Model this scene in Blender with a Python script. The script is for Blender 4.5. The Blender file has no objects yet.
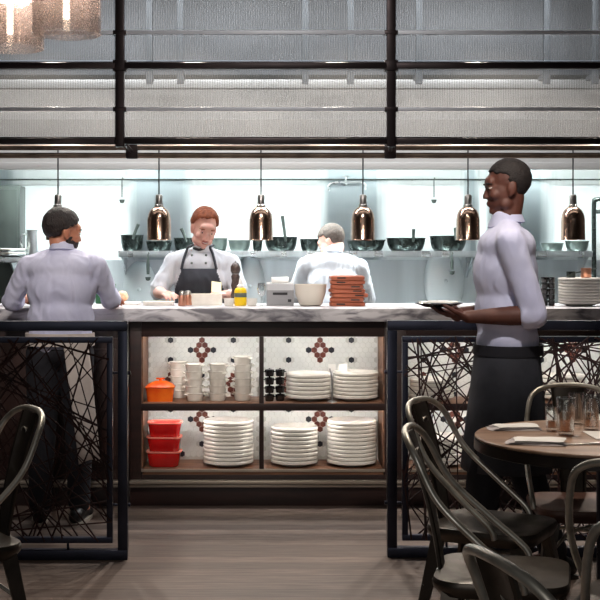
import bpy, bmesh, math, random
from mathutils import Vector, Matrix, noise
from mathutils.bvhtree import BVHTree
random.seed(7)
V = Vector
SC = bpy.context.scene
COL = SC.collection
F, CX, HY, CZ = 1253.0, 265.0, 256.0, 1.40          # focal length (px), vanishing point, camera height
def wx(px, Y): return (px - CX) * Y / F
def wz(py, Y): return CZ - (py - HY) * Y / F
def at(px, py, Y): return V((wx(px, Y), Y, wz(py, Y)))

# ------------------------------------------------------------------ materials
def lin(c): return c / 12.92 if c <= 0.04045 else ((c + 0.055) / 1.055) ** 2.4
def rgb(r, g, b): return (lin(r / 255), lin(g / 255), lin(b / 255), 1.0)

class NT:
    def __init__(s, name):
        s.m = bpy.data.materials.new(name); s.m.use_nodes = True
        s.t = s.m.node_tree; s.t.nodes.clear()
        s.out = s.n('ShaderNodeOutputMaterial')
    def n(s, ty, **kw):
        x = s.t.nodes.new(ty)
        for k, v in kw.items():
            if k.startswith('i_'):
                key = k[2:]
                x.inputs[int(key) if key.isdigit() else key.replace('_', ' ')].default_value = v
            else: setattr(x, k, v)
        return x
    def l(s, a, b): s.t.links.new(a, b)
    def coords(s, scale=(1, 1, 1)):
        tc = s.n('ShaderNodeTexCoord'); mp = s.n('ShaderNodeMapping')
        mp.inputs['Scale'].default_value = scale
        s.l(tc.outputs['Object'], mp.inputs['Vector']); return mp.outputs['Vector']
    def ramp(s, fac, stops):
        r = s.n('ShaderNodeValToRGB'); e = r.color_ramp.elements
        while len(e) < len(stops): e.new(0.5)
        for el, (p, c) in zip(e, stops): el.position = p; el.color = c
        s.l(fac, r.inputs['Fac']); return r.outputs['Color']

def mat(name, c1, rough=0.5, metal=0.0, c2=None, scale=(6, 6, 6), detail=4, lo=0.35, hi=0.65, bump=0.0, bscale=None,
        rvar=0.0, spec=0.5, coat=0.0, sheen=0.0, sss=0.0, emit=None, es=0.0, distort=0.0):
    t = NT(name)
    p = t.n('ShaderNodeBsdfPrincipled', i_Roughness=rough, i_Metallic=metal)
    p.inputs['Base Color'].default_value = c1
    p.inputs['Specular IOR Level'].default_value = spec
    p.inputs['Coat Weight'].default_value = coat
    p.inputs['Sheen Weight'].default_value = sheen
    if sss: p.inputs['Subsurface Weight'].default_value = sss; p.inputs['Subsurface Scale'].default_value = 0.01
    if emit: p.inputs['Emission Color'].default_value = emit; p.inputs['Emission Strength'].default_value = es
    if c2 or rvar:
        nz = t.n('ShaderNodeTexNoise', i_Scale=1.0, i_Detail=float(detail), i_Distortion=float(distort))
        t.l(t.coords(scale), nz.inputs['Vector'])
        if c2: t.l(t.ramp(nz.outputs['Fac'], [(lo, c1), (hi, c2)]), p.inputs['Base Color'])
        if rvar:
            mr = t.n('ShaderNodeMapRange', i_1=0.3, i_2=0.7, i_3=max(0.02, rough - rvar), i_4=min(1, rough + rvar))
            t.l(nz.outputs['Fac'], mr.inputs[0]); t.l(mr.outputs[0], p.inputs['Roughness'])
    if bump:
        nb = t.n('ShaderNodeTexNoise', i_Scale=1.0, i_Detail=3.0)
        t.l(t.coords(bscale or scale), nb.inputs['Vector'])
        b = t.n('ShaderNodeBump', i_Strength=bump, i_Distance=0.01)
        t.l(nb.outputs['Fac'], b.inputs['Height']); t.l(b.outputs['Normal'], p.inputs['Normal'])
    t.l(p.outputs[0], t.out.inputs['Surface'])
    return t.m

def glow(name, c, s):
    t = NT(name); e = t.n('ShaderNodeEmission', i_Color=c, i_Strength=s)
    t.l(e.outputs[0], t.out.inputs['Surface']); return t.m

def clear_glass(name, tint=(1, 1, 1, 1), fac=0.18, rough=0.03, speck=None):
    t = NT(name)
    tr = t.n('ShaderNodeBsdfTransparent', i_Color=tint)
    g = t.n('ShaderNodeBsdfGlossy', i_Color=(1, 1, 1, 1), i_Roughness=rough)
    lw = t.n('ShaderNodeLayerWeight', i_Blend=0.35)
    mr = t.n('ShaderNodeMapRange', i_1=0.0, i_2=1.0, i_3=fac * 0.35, i_4=min(1, fac * 4))
    t.l(lw.outputs['Facing'], mr.inputs[0])
    mx = t.n('ShaderNodeMixShader'); t.l(mr.outputs[0], mx.inputs[0]); t.l(tr.outputs[0], mx.inputs[1]); t.l(g.outputs[0], mx.inputs[2])
    last = mx.outputs[0]
    if speck:
        nz = t.n('ShaderNodeTexNoise', i_Scale=speck, i_Detail=2.0); t.l(t.coords(), nz.inputs['Vector'])
        mk = t.n('ShaderNodeMapRange', i_1=0.46, i_2=0.64, i_3=0.03, i_4=0.5); t.l(nz.outputs['Fac'], mk.inputs[0])
        d = t.n('ShaderNodeBsdfTranslucent', i_Color=rgb(235, 222, 214))
        d2 = t.n('ShaderNodeBsdfDiffuse', i_Color=rgb(150, 135, 130))
        dm = t.n('ShaderNodeMixShader', i_0=0.45); t.l(d.outputs[0], dm.inputs[1]); t.l(d2.outputs[0], dm.inputs[2])
        m2 = t.n('ShaderNodeMixShader'); t.l(mk.outputs[0], m2.inputs[0]); t.l(last, m2.inputs[1]); t.l(dm.outputs[0], m2.inputs[2])
        last = m2.outputs[0]
    t.l(last, t.out.inputs['Surface']); return t.m

def reeded(name):
    t = NT(name)
    w = t.n('ShaderNodeTexWave', wave_type='BANDS', bands_direction='X', i_Scale=23.0, i_Distortion=0.0)
    t.l(t.coords(), w.inputs['Vector'])
    b = t.n('ShaderNodeBump', i_Strength=0.5, i_Distance=0.004); t.l(w.outputs['Fac'], b.inputs['Height'])
    tr = t.n('ShaderNodeBsdfTransparent', i_Color=rgb(234, 233, 231))
    gl = t.n('ShaderNodeBsdfGlossy', i_Color=(0.93, 0.92, 0.91, 1), i_Roughness=0.4); t.l(b.outputs[0], gl.inputs['Normal'])
    df = t.n('ShaderNodeBsdfTranslucent', i_Color=rgb(176, 176, 176)); t.l(b.outputs[0], df.inputs['Normal'])
    d2 = t.n('ShaderNodeBsdfDiffuse', i_Color=rgb(176, 176, 176)); t.l(b.outputs[0], d2.inputs['Normal'])
    m1 = t.n('ShaderNodeMixShader', i_0=0.5); t.l(df.outputs[0], m1.inputs[1]); t.l(d2.outputs[0], m1.inputs[2])
    m2 = t.n('ShaderNodeMixShader', i_0=0.6); t.l(gl.outputs[0], m2.inputs[1]); t.l(m1.outputs[0], m2.inputs[2])
    mr = t.n('ShaderNodeMapRange', i_1=0.0, i_2=1.0, i_3=0.06, i_4=0.24); t.l(w.outputs['Fac'], mr.inputs[0])
    m3 = t.n('ShaderNodeMixShader'); t.l(mr.outputs[0], m3.inputs[0]); t.l(tr.outputs[0], m3.inputs[1]); t.l(m2.outputs[0], m3.inputs[2])
    t.l(m3.outputs[0], t.out.inputs['Surface']); return t.m

def plank_floor(name):
    t = NT(name)
    vec = t.coords((1, 1, 1)); vec.node.inputs['Location'].default_value = (1.9, .03, 0)
    br = t.n('ShaderNodeTexBrick', offset=0.43, i_Scale=1.0, i_Mortar_Size=0.0022, i_Mortar_Smooth=0.3, i_Bias=0.0, i_Brick_Width=5.3, i_Row_Height=0.115)
    br.inputs['Color1'].default_value = rgb(130, 114, 104); br.inputs['Color2'].default_value = rgb(94, 81, 74)
    br.inputs['Mortar'].default_value = rgb(62, 48, 42)
    t.l(vec, br.inputs['Vector'])
    nz = t.n('ShaderNodeTexNoise', i_Scale=1.0, i_Detail=7.0, i_Roughness=0.65); t.l(t.coords((4.5, 60, 1)), nz.inputs['Vector'])
    g = t.ramp(nz.outputs['Fac'], [(0.3, (0.42, 0.38, 0.36, 1)), (0.72, (1.25, 1.25, 1.25, 1))])
    mx = t.n('ShaderNodeMix', data_type='RGBA', blend_type='MULTIPLY'); mx.inputs[0].default_value = 0.85
    t.l(br.outputs['Color'], mx.inputs[6]); t.l(g, mx.inputs[7])
    p = t.n('ShaderNodeBsdfPrincipled', i_Roughness=0.5); t.l(mx.outputs[2], p.inputs['Base Color'])
    p.inputs['Specular IOR Level'].default_value = 0.35
    b = t.n('ShaderNodeBump', i_Strength=0.25, i_Distance=0.004); t.l(nz.outputs['Fac'], b.inputs['Height']); t.l(b.outputs[0], p.inputs['Normal'])
    t.l(p.outputs[0], t.out.inputs['Surface']); return t.m

M = {}
M['floor'] = plank_floor('oak plank')
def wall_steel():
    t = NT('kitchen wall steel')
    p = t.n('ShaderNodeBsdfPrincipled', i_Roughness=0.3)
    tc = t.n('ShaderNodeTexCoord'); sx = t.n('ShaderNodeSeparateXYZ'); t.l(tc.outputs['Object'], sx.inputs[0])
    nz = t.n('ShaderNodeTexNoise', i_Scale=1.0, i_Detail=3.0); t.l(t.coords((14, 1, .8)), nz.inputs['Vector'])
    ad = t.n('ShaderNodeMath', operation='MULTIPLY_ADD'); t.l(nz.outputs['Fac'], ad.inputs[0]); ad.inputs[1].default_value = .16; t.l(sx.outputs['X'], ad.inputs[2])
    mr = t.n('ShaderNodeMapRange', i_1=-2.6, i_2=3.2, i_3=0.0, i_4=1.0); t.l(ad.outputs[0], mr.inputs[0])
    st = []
    for a, b in ((-40, 14), (132, 190), (322, 382), (468, 474), (486, 546)):        # dim gaps between hood lamp pools, painted into metallic and colour
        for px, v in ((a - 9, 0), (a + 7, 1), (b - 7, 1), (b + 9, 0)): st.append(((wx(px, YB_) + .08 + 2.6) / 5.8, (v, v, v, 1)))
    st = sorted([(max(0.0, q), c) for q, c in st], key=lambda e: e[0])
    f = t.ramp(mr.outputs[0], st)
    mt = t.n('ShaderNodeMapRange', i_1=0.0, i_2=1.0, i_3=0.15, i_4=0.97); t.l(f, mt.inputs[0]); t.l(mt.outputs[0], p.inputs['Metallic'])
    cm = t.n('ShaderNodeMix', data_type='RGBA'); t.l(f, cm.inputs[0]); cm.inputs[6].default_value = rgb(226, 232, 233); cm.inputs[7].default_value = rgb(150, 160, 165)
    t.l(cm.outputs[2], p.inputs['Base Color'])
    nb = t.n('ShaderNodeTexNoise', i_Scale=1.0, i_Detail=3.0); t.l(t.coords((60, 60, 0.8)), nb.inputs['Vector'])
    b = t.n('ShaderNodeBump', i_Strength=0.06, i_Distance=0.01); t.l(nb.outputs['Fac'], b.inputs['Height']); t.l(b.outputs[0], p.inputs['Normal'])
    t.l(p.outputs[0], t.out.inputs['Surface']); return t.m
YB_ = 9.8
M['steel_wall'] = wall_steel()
M['steel'] = mat('stainless steel', rgb(200, 203, 205), 0.3, 0.9, rgb(178, 183, 186), (14, 3, 3), rvar=0.08)
M['shaded_wall'] = mat('brushed wall steel in shelf shade', rgb(176, 182, 186), 0.34, 0.55, rgb(204, 210, 214), (5, 5, 0.4), rvar=0.08, bump=0.06, bscale=(40, 40, 0.6))  # same wall steel, with the shade below the shelf put into its colour
M['bulkhead'] = mat('grey blue bulkhead', rgb(136, 143, 151), 0.45, 0.35, rgb(116, 123, 131), (0.8, 2, 3))
M['hood'] = mat('hood steel', rgb(196, 194, 191), 0.5, 0.3, rgb(180, 179, 177), (0.8, 2, 3), rvar=0.08)
M['satin_steel'] = mat('satin steel', rgb(214, 218, 220), 0.38, 0.55)
M['strut'] = mat('grey strut', rgb(112, 120, 128), 0.5, 0.5)
M['hood_dark'] = mat('hood seam', rgb(26, 34, 34), 0.6, 0.3)
M['dark_steel'] = mat('dark steel', rgb(66, 72, 70), 0.42, 0.7, rgb(84, 92, 88), (3, 3, 1))
M['pan'] = mat('worn pan steel', rgb(74, 82, 79), 0.28, 0.85, rgb(40, 46, 45), (16, 16, 16), rvar=0.1)
M['pan_light'] = mat('dull tin', rgb(116, 126, 122), 0.35, 0.6, rgb(92, 102, 98), (12, 12, 12))
M['black_metal'] = mat('blackened steel', rgb(44, 46, 57), 0.34, 0.8, rgb(56, 58, 72), (4, 4, 4), rvar=0.1)
M['bronze'] = mat('dark bronze', rgb(52, 42, 42), 0.36, 0.7, rgb(42, 34, 35), (5, 5, 5), rvar=0.08)
M['rod'] = mat('silver rod', rgb(236, 238, 246), 0.4, 0.1)
M['rail'] = mat('aged copper pipe', rgb(112, 98, 86), 0.42, 0.8, rgb(80, 68, 60), (7, 7, 7), rvar=0.08)
M['copper'] = mat('polished copper', rgb(218, 188, 168), 0.2, 1.0, rgb(198, 164, 142), (10, 10, 4))
M['chrome'] = mat('chrome', rgb(190, 186, 182), 0.28, 0.95)
M['cord'] = mat('black cable', rgb(22, 20, 20), 0.6)
M['reeded'] = reeded('reeded glass')
M['stone'] = mat('veined stone', rgb(204, 202, 206), 0.35, 0.0, rgb(112, 110, 118), (5, 7, 16), detail=8, lo=0.46, hi=0.66, distort=1.2)
M['wood_dark'] = mat('dark stained wood', rgb(48, 27, 23), 0.45, 0.0, rgb(31, 18, 16), (2, 18, 18), detail=6)
M['wood_shelf'] = mat('walnut shelf', rgb(132, 92, 68), 0.5, 0.0, rgb(98, 66, 48), (3, 26, 26), detail=6)
M['wood_red'] = mat('red brown panel', rgb(54, 29, 23), 0.5, 0.0, rgb(34, 19, 16), (12, 12, 1.2), detail=6)
M['nosing'] = mat('pale metal nosing', rgb(172, 160, 146), 0.35, 0.6)
M['tile'] = mat('white hex tile', rgb(226, 226, 222), 0.35, 0.0, rgb(212, 213, 210), (9, 9, 9))
M['grout'] = mat('pale grout', rgb(196, 195, 190), 0.8)
M['tile_brown'] = mat('brown hex tile', rgb(112, 58, 44), 0.35, 0.0, rgb(88, 44, 36), (40, 40, 40))
M['tile_black'] = mat('blue black hex tile', rgb(30, 33, 42), 0.3)
M['china'] = mat('white china', rgb(232, 228, 220), 0.22, 0.0, rgb(222, 217, 208), (20, 20, 20))
M['china_warm'] = mat('cream china', rgb(226, 219, 206), 0.25)
M['orange'] = mat('orange enamel', rgb(232, 78, 22), 0.25, 0.0, rgb(244, 116, 30), (9, 9, 9), coat=0.3)
M['red'] = mat('red enamel', rgb(205, 24, 22), 0.25, 0.0, rgb(180, 16, 18), (9, 9, 9), coat=0.3)
M['red_rim'] = mat('pink worn rim', rgb(232, 128, 112), 0.35)
M['black_enamel'] = mat('black enamel', rgb(26, 26, 28), 0.18, 0.0, coat=0.4)
M['chair'] = mat('gunmetal chair', rgb(206, 202, 192), 0.38, 0.75, rgb(150, 146, 136), (11, 11, 11), rvar=0.1)
M['chair_seat'] = mat('dark gunmetal sheet', rgb(92, 85, 78), 0.38, 0.8, rgb(58, 53, 48), (7, 7, 7), rvar=0.1)
M['chair_brown'] = mat('brown seat', rgb(92, 62, 50), 0.5, 0.3, rgb(70, 46, 38), (9, 9, 9))
M['rubber'] = mat('rubber', rgb(20, 20, 20), 0.8)
M['table'] = mat('oak table top', rgb(172, 142, 120), 0.34, 0.0, rgb(136, 106, 86), (3, 22, 3), detail=6)
M['table_edge'] = mat('dark table edge', rgb(34, 26, 24), 0.4, 0.3)
M['linen'] = mat('grey linen', rgb(198, 190, 190), 0.85, 0.0, rgb(178, 170, 172), (30, 30, 30), bump=0.3, bscale=(200, 200, 200))
M['paper'] = mat('white paper', rgb(240, 238, 234), 0.7)
M['glass'] = clear_glass('clear glass', (0.95, 0.96, 0.96, 1), 0.22)
M['water'] = clear_glass('amber drink', rgb(222, 178, 140), 0.16)
M['seeded'] = clear_glass('seeded glass', rgb(250, 246, 244), 0.16, speck=230.0)
M['inner_glass'] = clear_glass('inner glass', rgb(250, 246, 244), 0.14, speck=300.0)
M['filament'] = glow('lamp filament', (1.0, 0.86, 0.68, 1), 9)
M['lamp_glow'] = glow('heat lamp bulb', (1.0, 0.93, 0.84, 1), 4)
M['hood_light'] = glow('hood light diffuser', (0.90, 1.0, 0.99, 1), 92)
M['lattice'] = mat('dark red twig rod', rgb(62, 33, 30), 0.55, 0.2, rgb(40, 24, 24), (8, 8, 8))
M['skin'] = mat('fair skin', rgb(230, 180, 164), 0.5, 0.0, rgb(222, 166, 150), (14, 14, 14), sss=0.12)
M['skin_tan'] = mat('tan skin', rgb(202, 140, 112), 0.5, 0.0, rgb(188, 124, 98), (14, 14, 14), sss=0.1)
M['skin_deep'] = mat('deep brown skin', rgb(98, 58, 46), 0.6, 0.0, rgb(82, 47, 38), (14, 14, 14), sss=0.06)
M['lip'] = mat('lip', rgb(178, 96, 88), 0.45)
M['lip_deep'] = mat('deep lip', rgb(92, 48, 44), 0.45)
M['eye'] = mat('eye white', rgb(225, 220, 214), 0.25)
M['iris'] = mat('iris', rgb(46, 38, 32), 0.2)
M['hair_dark'] = mat('dark hair', rgb(30, 24, 24), 0.55, 0.0, rgb(48, 38, 36), (60, 60, 30), bump=0.8, bscale=(160, 160, 60))
M['hair_ginger'] = mat('ginger hair', rgb(118, 58, 30), 0.55, 0.0, rgb(156, 84, 46), (60, 60, 30), bump=0.8, bscale=(160, 160, 60))
M['hair_grey'] = mat('cropped grey hair', rgb(92, 78, 70), 0.7, 0.0, rgb(70, 59, 53), (70, 70, 70), bump=0.4, bscale=(220, 220, 220))
M['hair_black'] = mat('cropped black hair', rgb(22, 17, 17), 0.7, 0.0, rgb(34, 26, 25), (70, 70, 70), bump=0.5, bscale=(220, 220, 220))
M['shirt_lilac'] = mat('pale lilac shirt', rgb(212, 214, 238), 0.8, 0.0, rgb(194, 196, 224), (5, 5, 5), bump=0.5, bscale=(12, 12, 7), sheen=0.1)
M['coat_white'] = mat('white chef cotton', rgb(224, 226, 231), 0.8, 0.0, rgb(208, 211, 219), (5, 5, 5), bump=0.5, bscale=(12, 12, 7))
M['apron_char'] = mat('charcoal apron', rgb(66, 68, 76), 0.85, 0.0, rgb(54, 56, 63), (8, 8, 8), bump=0.4, bscale=(14, 14, 9))
M['apron_white'] = mat('white apron cloth', rgb(222, 212, 204), 0.85, 0.0, rgb(204, 192, 184), (8, 8, 8), bump=0.5, bscale=(16, 16, 8))
M['trouser'] = mat('dark navy trousers', rgb(34, 34, 42), 0.85, 0.0, rgb(26, 26, 33), (8, 8, 8))
M['leather'] = mat('black leather', rgb(20, 18, 18), 0.4)
M['sole'] = mat('pale sole', rgb(190, 180, 168), 0.6)
M['yellow'] = mat('yellow squeeze bottle', rgb(246, 206, 24), 0.35)
M['plastic_grey'] = mat('grey plastic', rgb(150, 150, 152), 0.45)
M['plastic_dark'] = mat('dark plastic', rgb(40, 40, 44), 0.45)
M['board'] = mat('reddish wooden board', rgb(184, 106, 76), 0.5, 0.0, rgb(152, 80, 56), (4, 30, 30), detail=5)
M['bread'] = mat('pale bread', rgb(240, 214, 186), 0.8, 0.0, rgb(226, 160, 118), (30, 30, 30))
M['butter'] = mat('pale yellow contents', rgb(238, 232, 190), 0.7)
M['plaster'] = mat('dark plaster', rgb(74, 68, 66), 0.85, 0.0, rgb(66, 60, 58), (2, 2, 2))
M['ceil'] = mat('dark ceiling', rgb(44, 41, 41), 0.9)
M['green'] = mat('green board', rgb(30, 92, 56), 0.5)
M['copper_small'] = mat('copper shaker', rgb(196, 140, 116), 0.28, 0.8)
M['strip'] = glow('shelf light strip', (1.0, .97, .92, 1), 40.0)
M['mill'] = mat('dark turned wood', rgb(46, 34, 32), 0.35, 0.0, rgb(82, 66, 62), (40, 40, 40), coat=0.3)

# ------------------------------------------------------------------ mesh helper
class MB:
    def __init__(s): s.b = bmesh.new(); s.mi = 0
    def _tag(s, vs):
        if s.mi:
            for f in {f for v in vs for f in v.link_faces}: f.material_index = s.mi
    def box(s, c, d, bev=0.0, rot=None, seg=2):
        r = bmesh.ops.create_cube(s.b, size=1.0)['verts']
        m = Matrix.Translation(V(c)) @ (rot or Matrix.Identity(4)) @ Matrix.Diagonal((d[0], d[1], d[2], 1))
        bmesh.ops.transform(s.b, matrix=m, verts=r)
        if bev:
            es = list({e for v in r for e in v.link_edges})
            o = bmesh.ops.bevel(s.b, geom=es, offset=bev, segments=seg, profile=0.6, affect='EDGES')
            r = list({v for f in o['faces'] for v in f.verts})
        s._tag(r); return s
    def frustum(s, c, d0, d1, h, rr=0.01, n=5):
        """rounded-rectangle frustum: base d0 at c, top d1 at c+h"""
        rings = []
        for (dx, dy), z in ((d0, 0), (d1, h)): rings.append(rrect(dx, dy, rr, n, z, c))
        s.loft(rings, True, True); return s
    def loft(s, rings, cap0=True, cap1=True, close=True):
        vr = [[s.b.verts.new(V(p)) for p in r] for r in rings]
        n = len(vr[0])
        for a, b in zip(vr, vr[1:]):
            for i in range(n if close else n - 1):
                j = (i + 1) % n
                f = s.b.faces.new((a[i], a[j], b[j], b[i])); f.material_index = s.mi
        if cap0: s.b.faces.new(list(reversed(vr[0]))).material_index = s.mi
        if cap1: s.b.faces.new(vr[-1]).material_index = s.mi
        return s
    def cyl(s, p0, p1, r0, r1=None, n=16):
        p0, p1 = V(p0), V(p1); r1 = r0 if r1 is None else r1
        ax = (p1 - p0).normalized(); u = ax.orthogonal().normalized(); w = ax.cross(u)
        rs = [[p + (u * math.cos(2 * math.pi * i / n) + w * math.sin(2 * math.pi * i / n)) * r for i in range(n)] for p, r in ((p0, r0), (p1, r1))]
        return s.loft(rs)
    def tube(s, path, r, n=10, closed=False, flat=None):
        path = [V(p) for p in path]; rings = []; N = len(path); u = None
        for i, p in enumerate(path):
            a = path[i - 1] if (i or closed) else p
            b = path[(i + 1) % N] if (i < N - 1 or closed) else p
            t = (b - a).normalized()
            u = t.orthogonal().normalized() if u is None else (u - t * u.dot(t)).normalized()
            w = t.cross(u); rr = r[i] if isinstance(r, (list, tuple)) else r
            rings.append([p + (u * math.cos(2 * math.pi * k / n) + w * math.sin(2 * math.pi * k / n)) * rr for k in range(n)])
        if closed: rings.append(rings[0]); 
        return s.loft(rings, not closed, not closed)
    def lathe(s, prof, c=(0, 0, 0), n=32, sx=1.0, sy=1.0):
        """closed of profile [(r,z)...]; r=0 ends collapse to a point"""
        c = V(c); rings = []
        for r, z in prof:
            if r < 1e-6: rings.append([s.b.verts.new(c + V((0, 0, z)))])
            else: rings.append([s.b.verts.new(c + V((r * sx * math.cos(2 * math.pi * i / n), r * sy * math.sin(2 * math.pi * i / n), z))) for i in range(n)])
        for a, b in zip(rings, rings[1:]):
            for i in range(n):
                j = (i + 1) % n
                if len(a) == 1 and len(b) == 1: continue
                if len(a) == 1: f = s.b.faces.new((a[0], b[j], b[i]))
                elif len(b) == 1: f = s.b.faces.new((a[i], a[j], b[0]))
                else: f = s.b.faces.new((a[i], a[j], b[j], b[i]))
                f.material_index = s.mi
        return s
    def ell(s, c, r, rot=None, n=14):
        rr = (r, r, r) if not hasattr(r, '__len__') else r
        m = Matrix.Translation(V(c)) @ (rot or Matrix.Identity(4)) @ Matrix.Diagonal((rr[0], rr[1], rr[2], 1)); k = max(8, n * 2 // 3)
        new = s.b.verts.new; top, bot = new(m @ V((0, 0, 1))), new(m @ V((0, 0, -1))); rows = []
        for j in range(1, k):
            a = math.pi * j / k; sa, ca = math.sin(a), math.cos(a)
            rows.append([new(m @ V((sa * math.cos(2 * math.pi * i / n), sa * math.sin(2 * math.pi * i / n), ca))) for i in range(n)])
        fs = [(top, rows[0][i], rows[0][(i + 1) % n]) for i in range(n)] + [(bot, rows[-1][(i + 1) % n], rows[-1][i]) for i in range(n)]
        for a, b in zip(rows, rows[1:]): fs += [(a[i], b[i], b[(i + 1) % n], a[(i + 1) % n]) for i in range(n)]
        for f in fs: s.b.faces.new(f).material_index = s.mi
        return s
    def cone(s, p0, r0, p1, r1, n=14):
        """round cone (limb segment)"""
        if (V(p1) - V(p0)).length > 1e-5: s.cyl(p0, p1, r0, r1, n)
        s.ell(p0, r0 * 1.0, n=n); s.ell(p1, r1 * 1.0, n=n); return s
    def prism(s, poly, d, axis='y', c=(0, 0, 0)):
        a = []; 
        for sgn in (-0.5, 0.5):
            ring = []
            for u, v in poly:
                p = {'y': V((u, sgn * d, v)), 'z': V((u, v, sgn * d)), 'x': V((sgn * d, u, v))}[axis]
                ring.append(V(c) + p)
            a.append(ring)
        return s.loft(a)
    def build(s, name, m, parent=None, smooth=40, loc=None):
        bmesh.ops.recalc_face_normals(s.b, faces=s.b.faces)
        me = bpy.data.meshes.new(name); s.b.to_mesh(me); s.b.free()
        for x in (m if isinstance(m, (list, tuple)) else [m]): me.materials.append(x)
        if smooth:
            me.shade_smooth(); me.set_sharp_from_angle(angle=math.radians(smooth))
        o = bpy.data.objects.new(name, me); COL.objects.link(o)
        if parent: o.parent = parent
        if loc is not None: o.location = loc
        return o

def rrect(dx, dy, r, n, z, c=(0, 0, 0)):
    out = []; r = min(r, dx / 2, dy / 2)
    for k, (sx, sy) in enumerate(((1, 1), (-1, 1), (-1, -1), (1, -1))):
        for i in range(n + 1):
            a = (k + i / n) * math.pi / 2
            out.append(V(c) + V((sx * (dx / 2 - r) + r * math.cos(a), sy * (dy / 2 - r) + r * math.sin(a), z)))
    return out

def spline(pts, n=8):
    pts = [V(p) for p in pts]; out = []
    for i in range(len(pts) - 1):
        p0 = pts[max(i - 1, 0)]; p1 = pts[i]; p2 = pts[i + 1]; p3 = pts[min(i + 2, len(pts) - 1)]
        for k in range(n):
            t = k / n
            out.append(0.5 * ((2 * p1) + (p2 - p0) * t + (2 * p0 - 5 * p1 + 4 * p2 - p3) * t * t + (3 * p1 - p0 - 3 * p2 + p3) * t ** 3))
    out.append(pts[-1]); return out

def tag(o, label, cat, group=None):
    o['label'] = label; o['category'] = cat
    if group: o['group'] = group
    return o
def thing(name, loc, rz, label, cat, group=None):
    o = bpy.data.objects.new(name, None); COL.objects.link(o)
    o.empty_display_size = 0.1; o.location = loc; o.rotation_euler = (0, 0, rz)
    return tag(o, label, cat, group)
def struct(o): o['kind'] = 'structure'; return o
def copy_tree(o, parent=None):
    c = o.copy(); COL.objects.link(c); c.parent = parent
    for ch in list(o.children): copy_tree(ch, c)
    return c
def dup(o, loc, rz, label, group=None):
    c = copy_tree(o); c.location = loc; c.rotation_euler = (0, 0, rz); c['label'] = label
    if group: c['group'] = group
    return c
ORD = ['topmost', 'second', 'third', 'fourth', 'fifth', 'sixth', 'seventh', 'eighth', 'ninth', 'tenth', 'eleventh', 'twelfth']
def nth(i, n):
    if i == 0: return 'topmost'
    if i == n - 1: return 'bottom'
    return ORD[i] + ' from top'

# ------------------------------------------------------------------ room
XL, XR, YF, YB, ZC = -3.4, 3.7, -0.6, 9.8, 3.4
struct(MB().box(((XL + XR) / 2, (YF + YB) / 2, -0.05), (XR - XL + .4, YB - YF + .4, 0.1)).build('floor', M['floor'], smooth=0))
struct(MB().box(((XL + XR) / 2, (YF + YB) / 2, ZC + .05), (XR - XL + .4, YB - YF + .4, 0.1)).build('ceiling', M['ceil'], smooth=0))
wb = MB(); wb.box(((XL + XR) / 2, YB + 0.05, ZC / 2), (XR - XL + .4, 0.1, ZC))
for px in (57, 216, 345, 470, 553):                      # lapped seams between the steel sheets
    wb.box((wx(px, YB), YB - 0.0015, 1.5), (0.006, 0.003, 1.1))
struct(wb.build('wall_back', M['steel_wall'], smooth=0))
struct(MB().box((XL - .05, (YF + YB) / 2, ZC / 2), (.1, YB - YF, ZC)).build('wall_left', M['plaster'], smooth=0))
struct(MB().box((XR + .05, (YF + YB) / 2, ZC / 2), (.1, YB - YF, ZC)).build('wall_right', M['plaster'], smooth=0))
struct(MB().box((.35, YB - .006, 1.15), (4.6, .012, .44), .002).build('trim_2', M['shaded_wall'], smooth=0))  # added sheet that carries the painted shade under the wall shelf
# steel bulkhead above the hood
bk = MB(); bk.box(((XL + XR) / 2, 9.2, 3.035), (XR - XL, 0.6, 0.73)); bk.box(((XL + XR) / 2, 8.895, 3.0), (XR - XL, .012, .05))
struct(bk.build('trim_1', M['bulkhead'], smooth=0))

# ------------------------------------------------------------------ exhaust hood with light panels
hd = thing('exhaust_hood', (0.15, 9.2, 2.0), 0, 'long stainless exhaust hood over the cooking line, seen through ribbed glass', 'exhaust hood')
hb = MB()
HW = XR - XL - 0.2
hb.box((0, -.57, .18), (HW, .02, .32)).prism([(-.58, .34), (-.36, .60), (.59, .60), (.59, .57), (-.345, .57), (-.56, .33)], HW, 'x')
hb.build('canopy', M['hood'], hd, 0)
MB().box((0, -.575, .02), (HW, .05, .05), .006).build('lip', M['hood'], hd)
MB().box((0, -.37, .662), (HW, .03, .028), .003).build('seam_strip', M['hood_dark'], hd)
MB().box((0, -.385, .61), (HW, .03, .06), .003).build('drip_edge', M['satin_steel'], hd)
LP = [(22, 130), (198, 320), (386, 466), (552, 640)]
for a, b in LP:
    x0, x1 = wx(a, 9.3) - .15, wx(b, 9.3) - .15
    tl = Matrix.Rotation(math.radians(-28), 4, 'X')
    p = MB().box(((x0 + x1) / 2, -.12, .42), (x1 - x0, .34, .03), .004, tl).build('light_panel', M['steel'], hd)
    MB().box(((x0 + x1) / 2, -.128, .402), (x1 - x0 - .03, .30, .006), 0, tl).build('diffuser', M['hood_light'], p, 0)
for px in (150, 181, 305, 350, 418, 545, 593):
    x = wx(px, 8.5) - .15
    MB().box((x, -.75, .98), (.045, .045, .84), .004).box((x, -.66, .62), (.03, .2, .03)).build('hanger_strut', M['strut'], hd)

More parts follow.
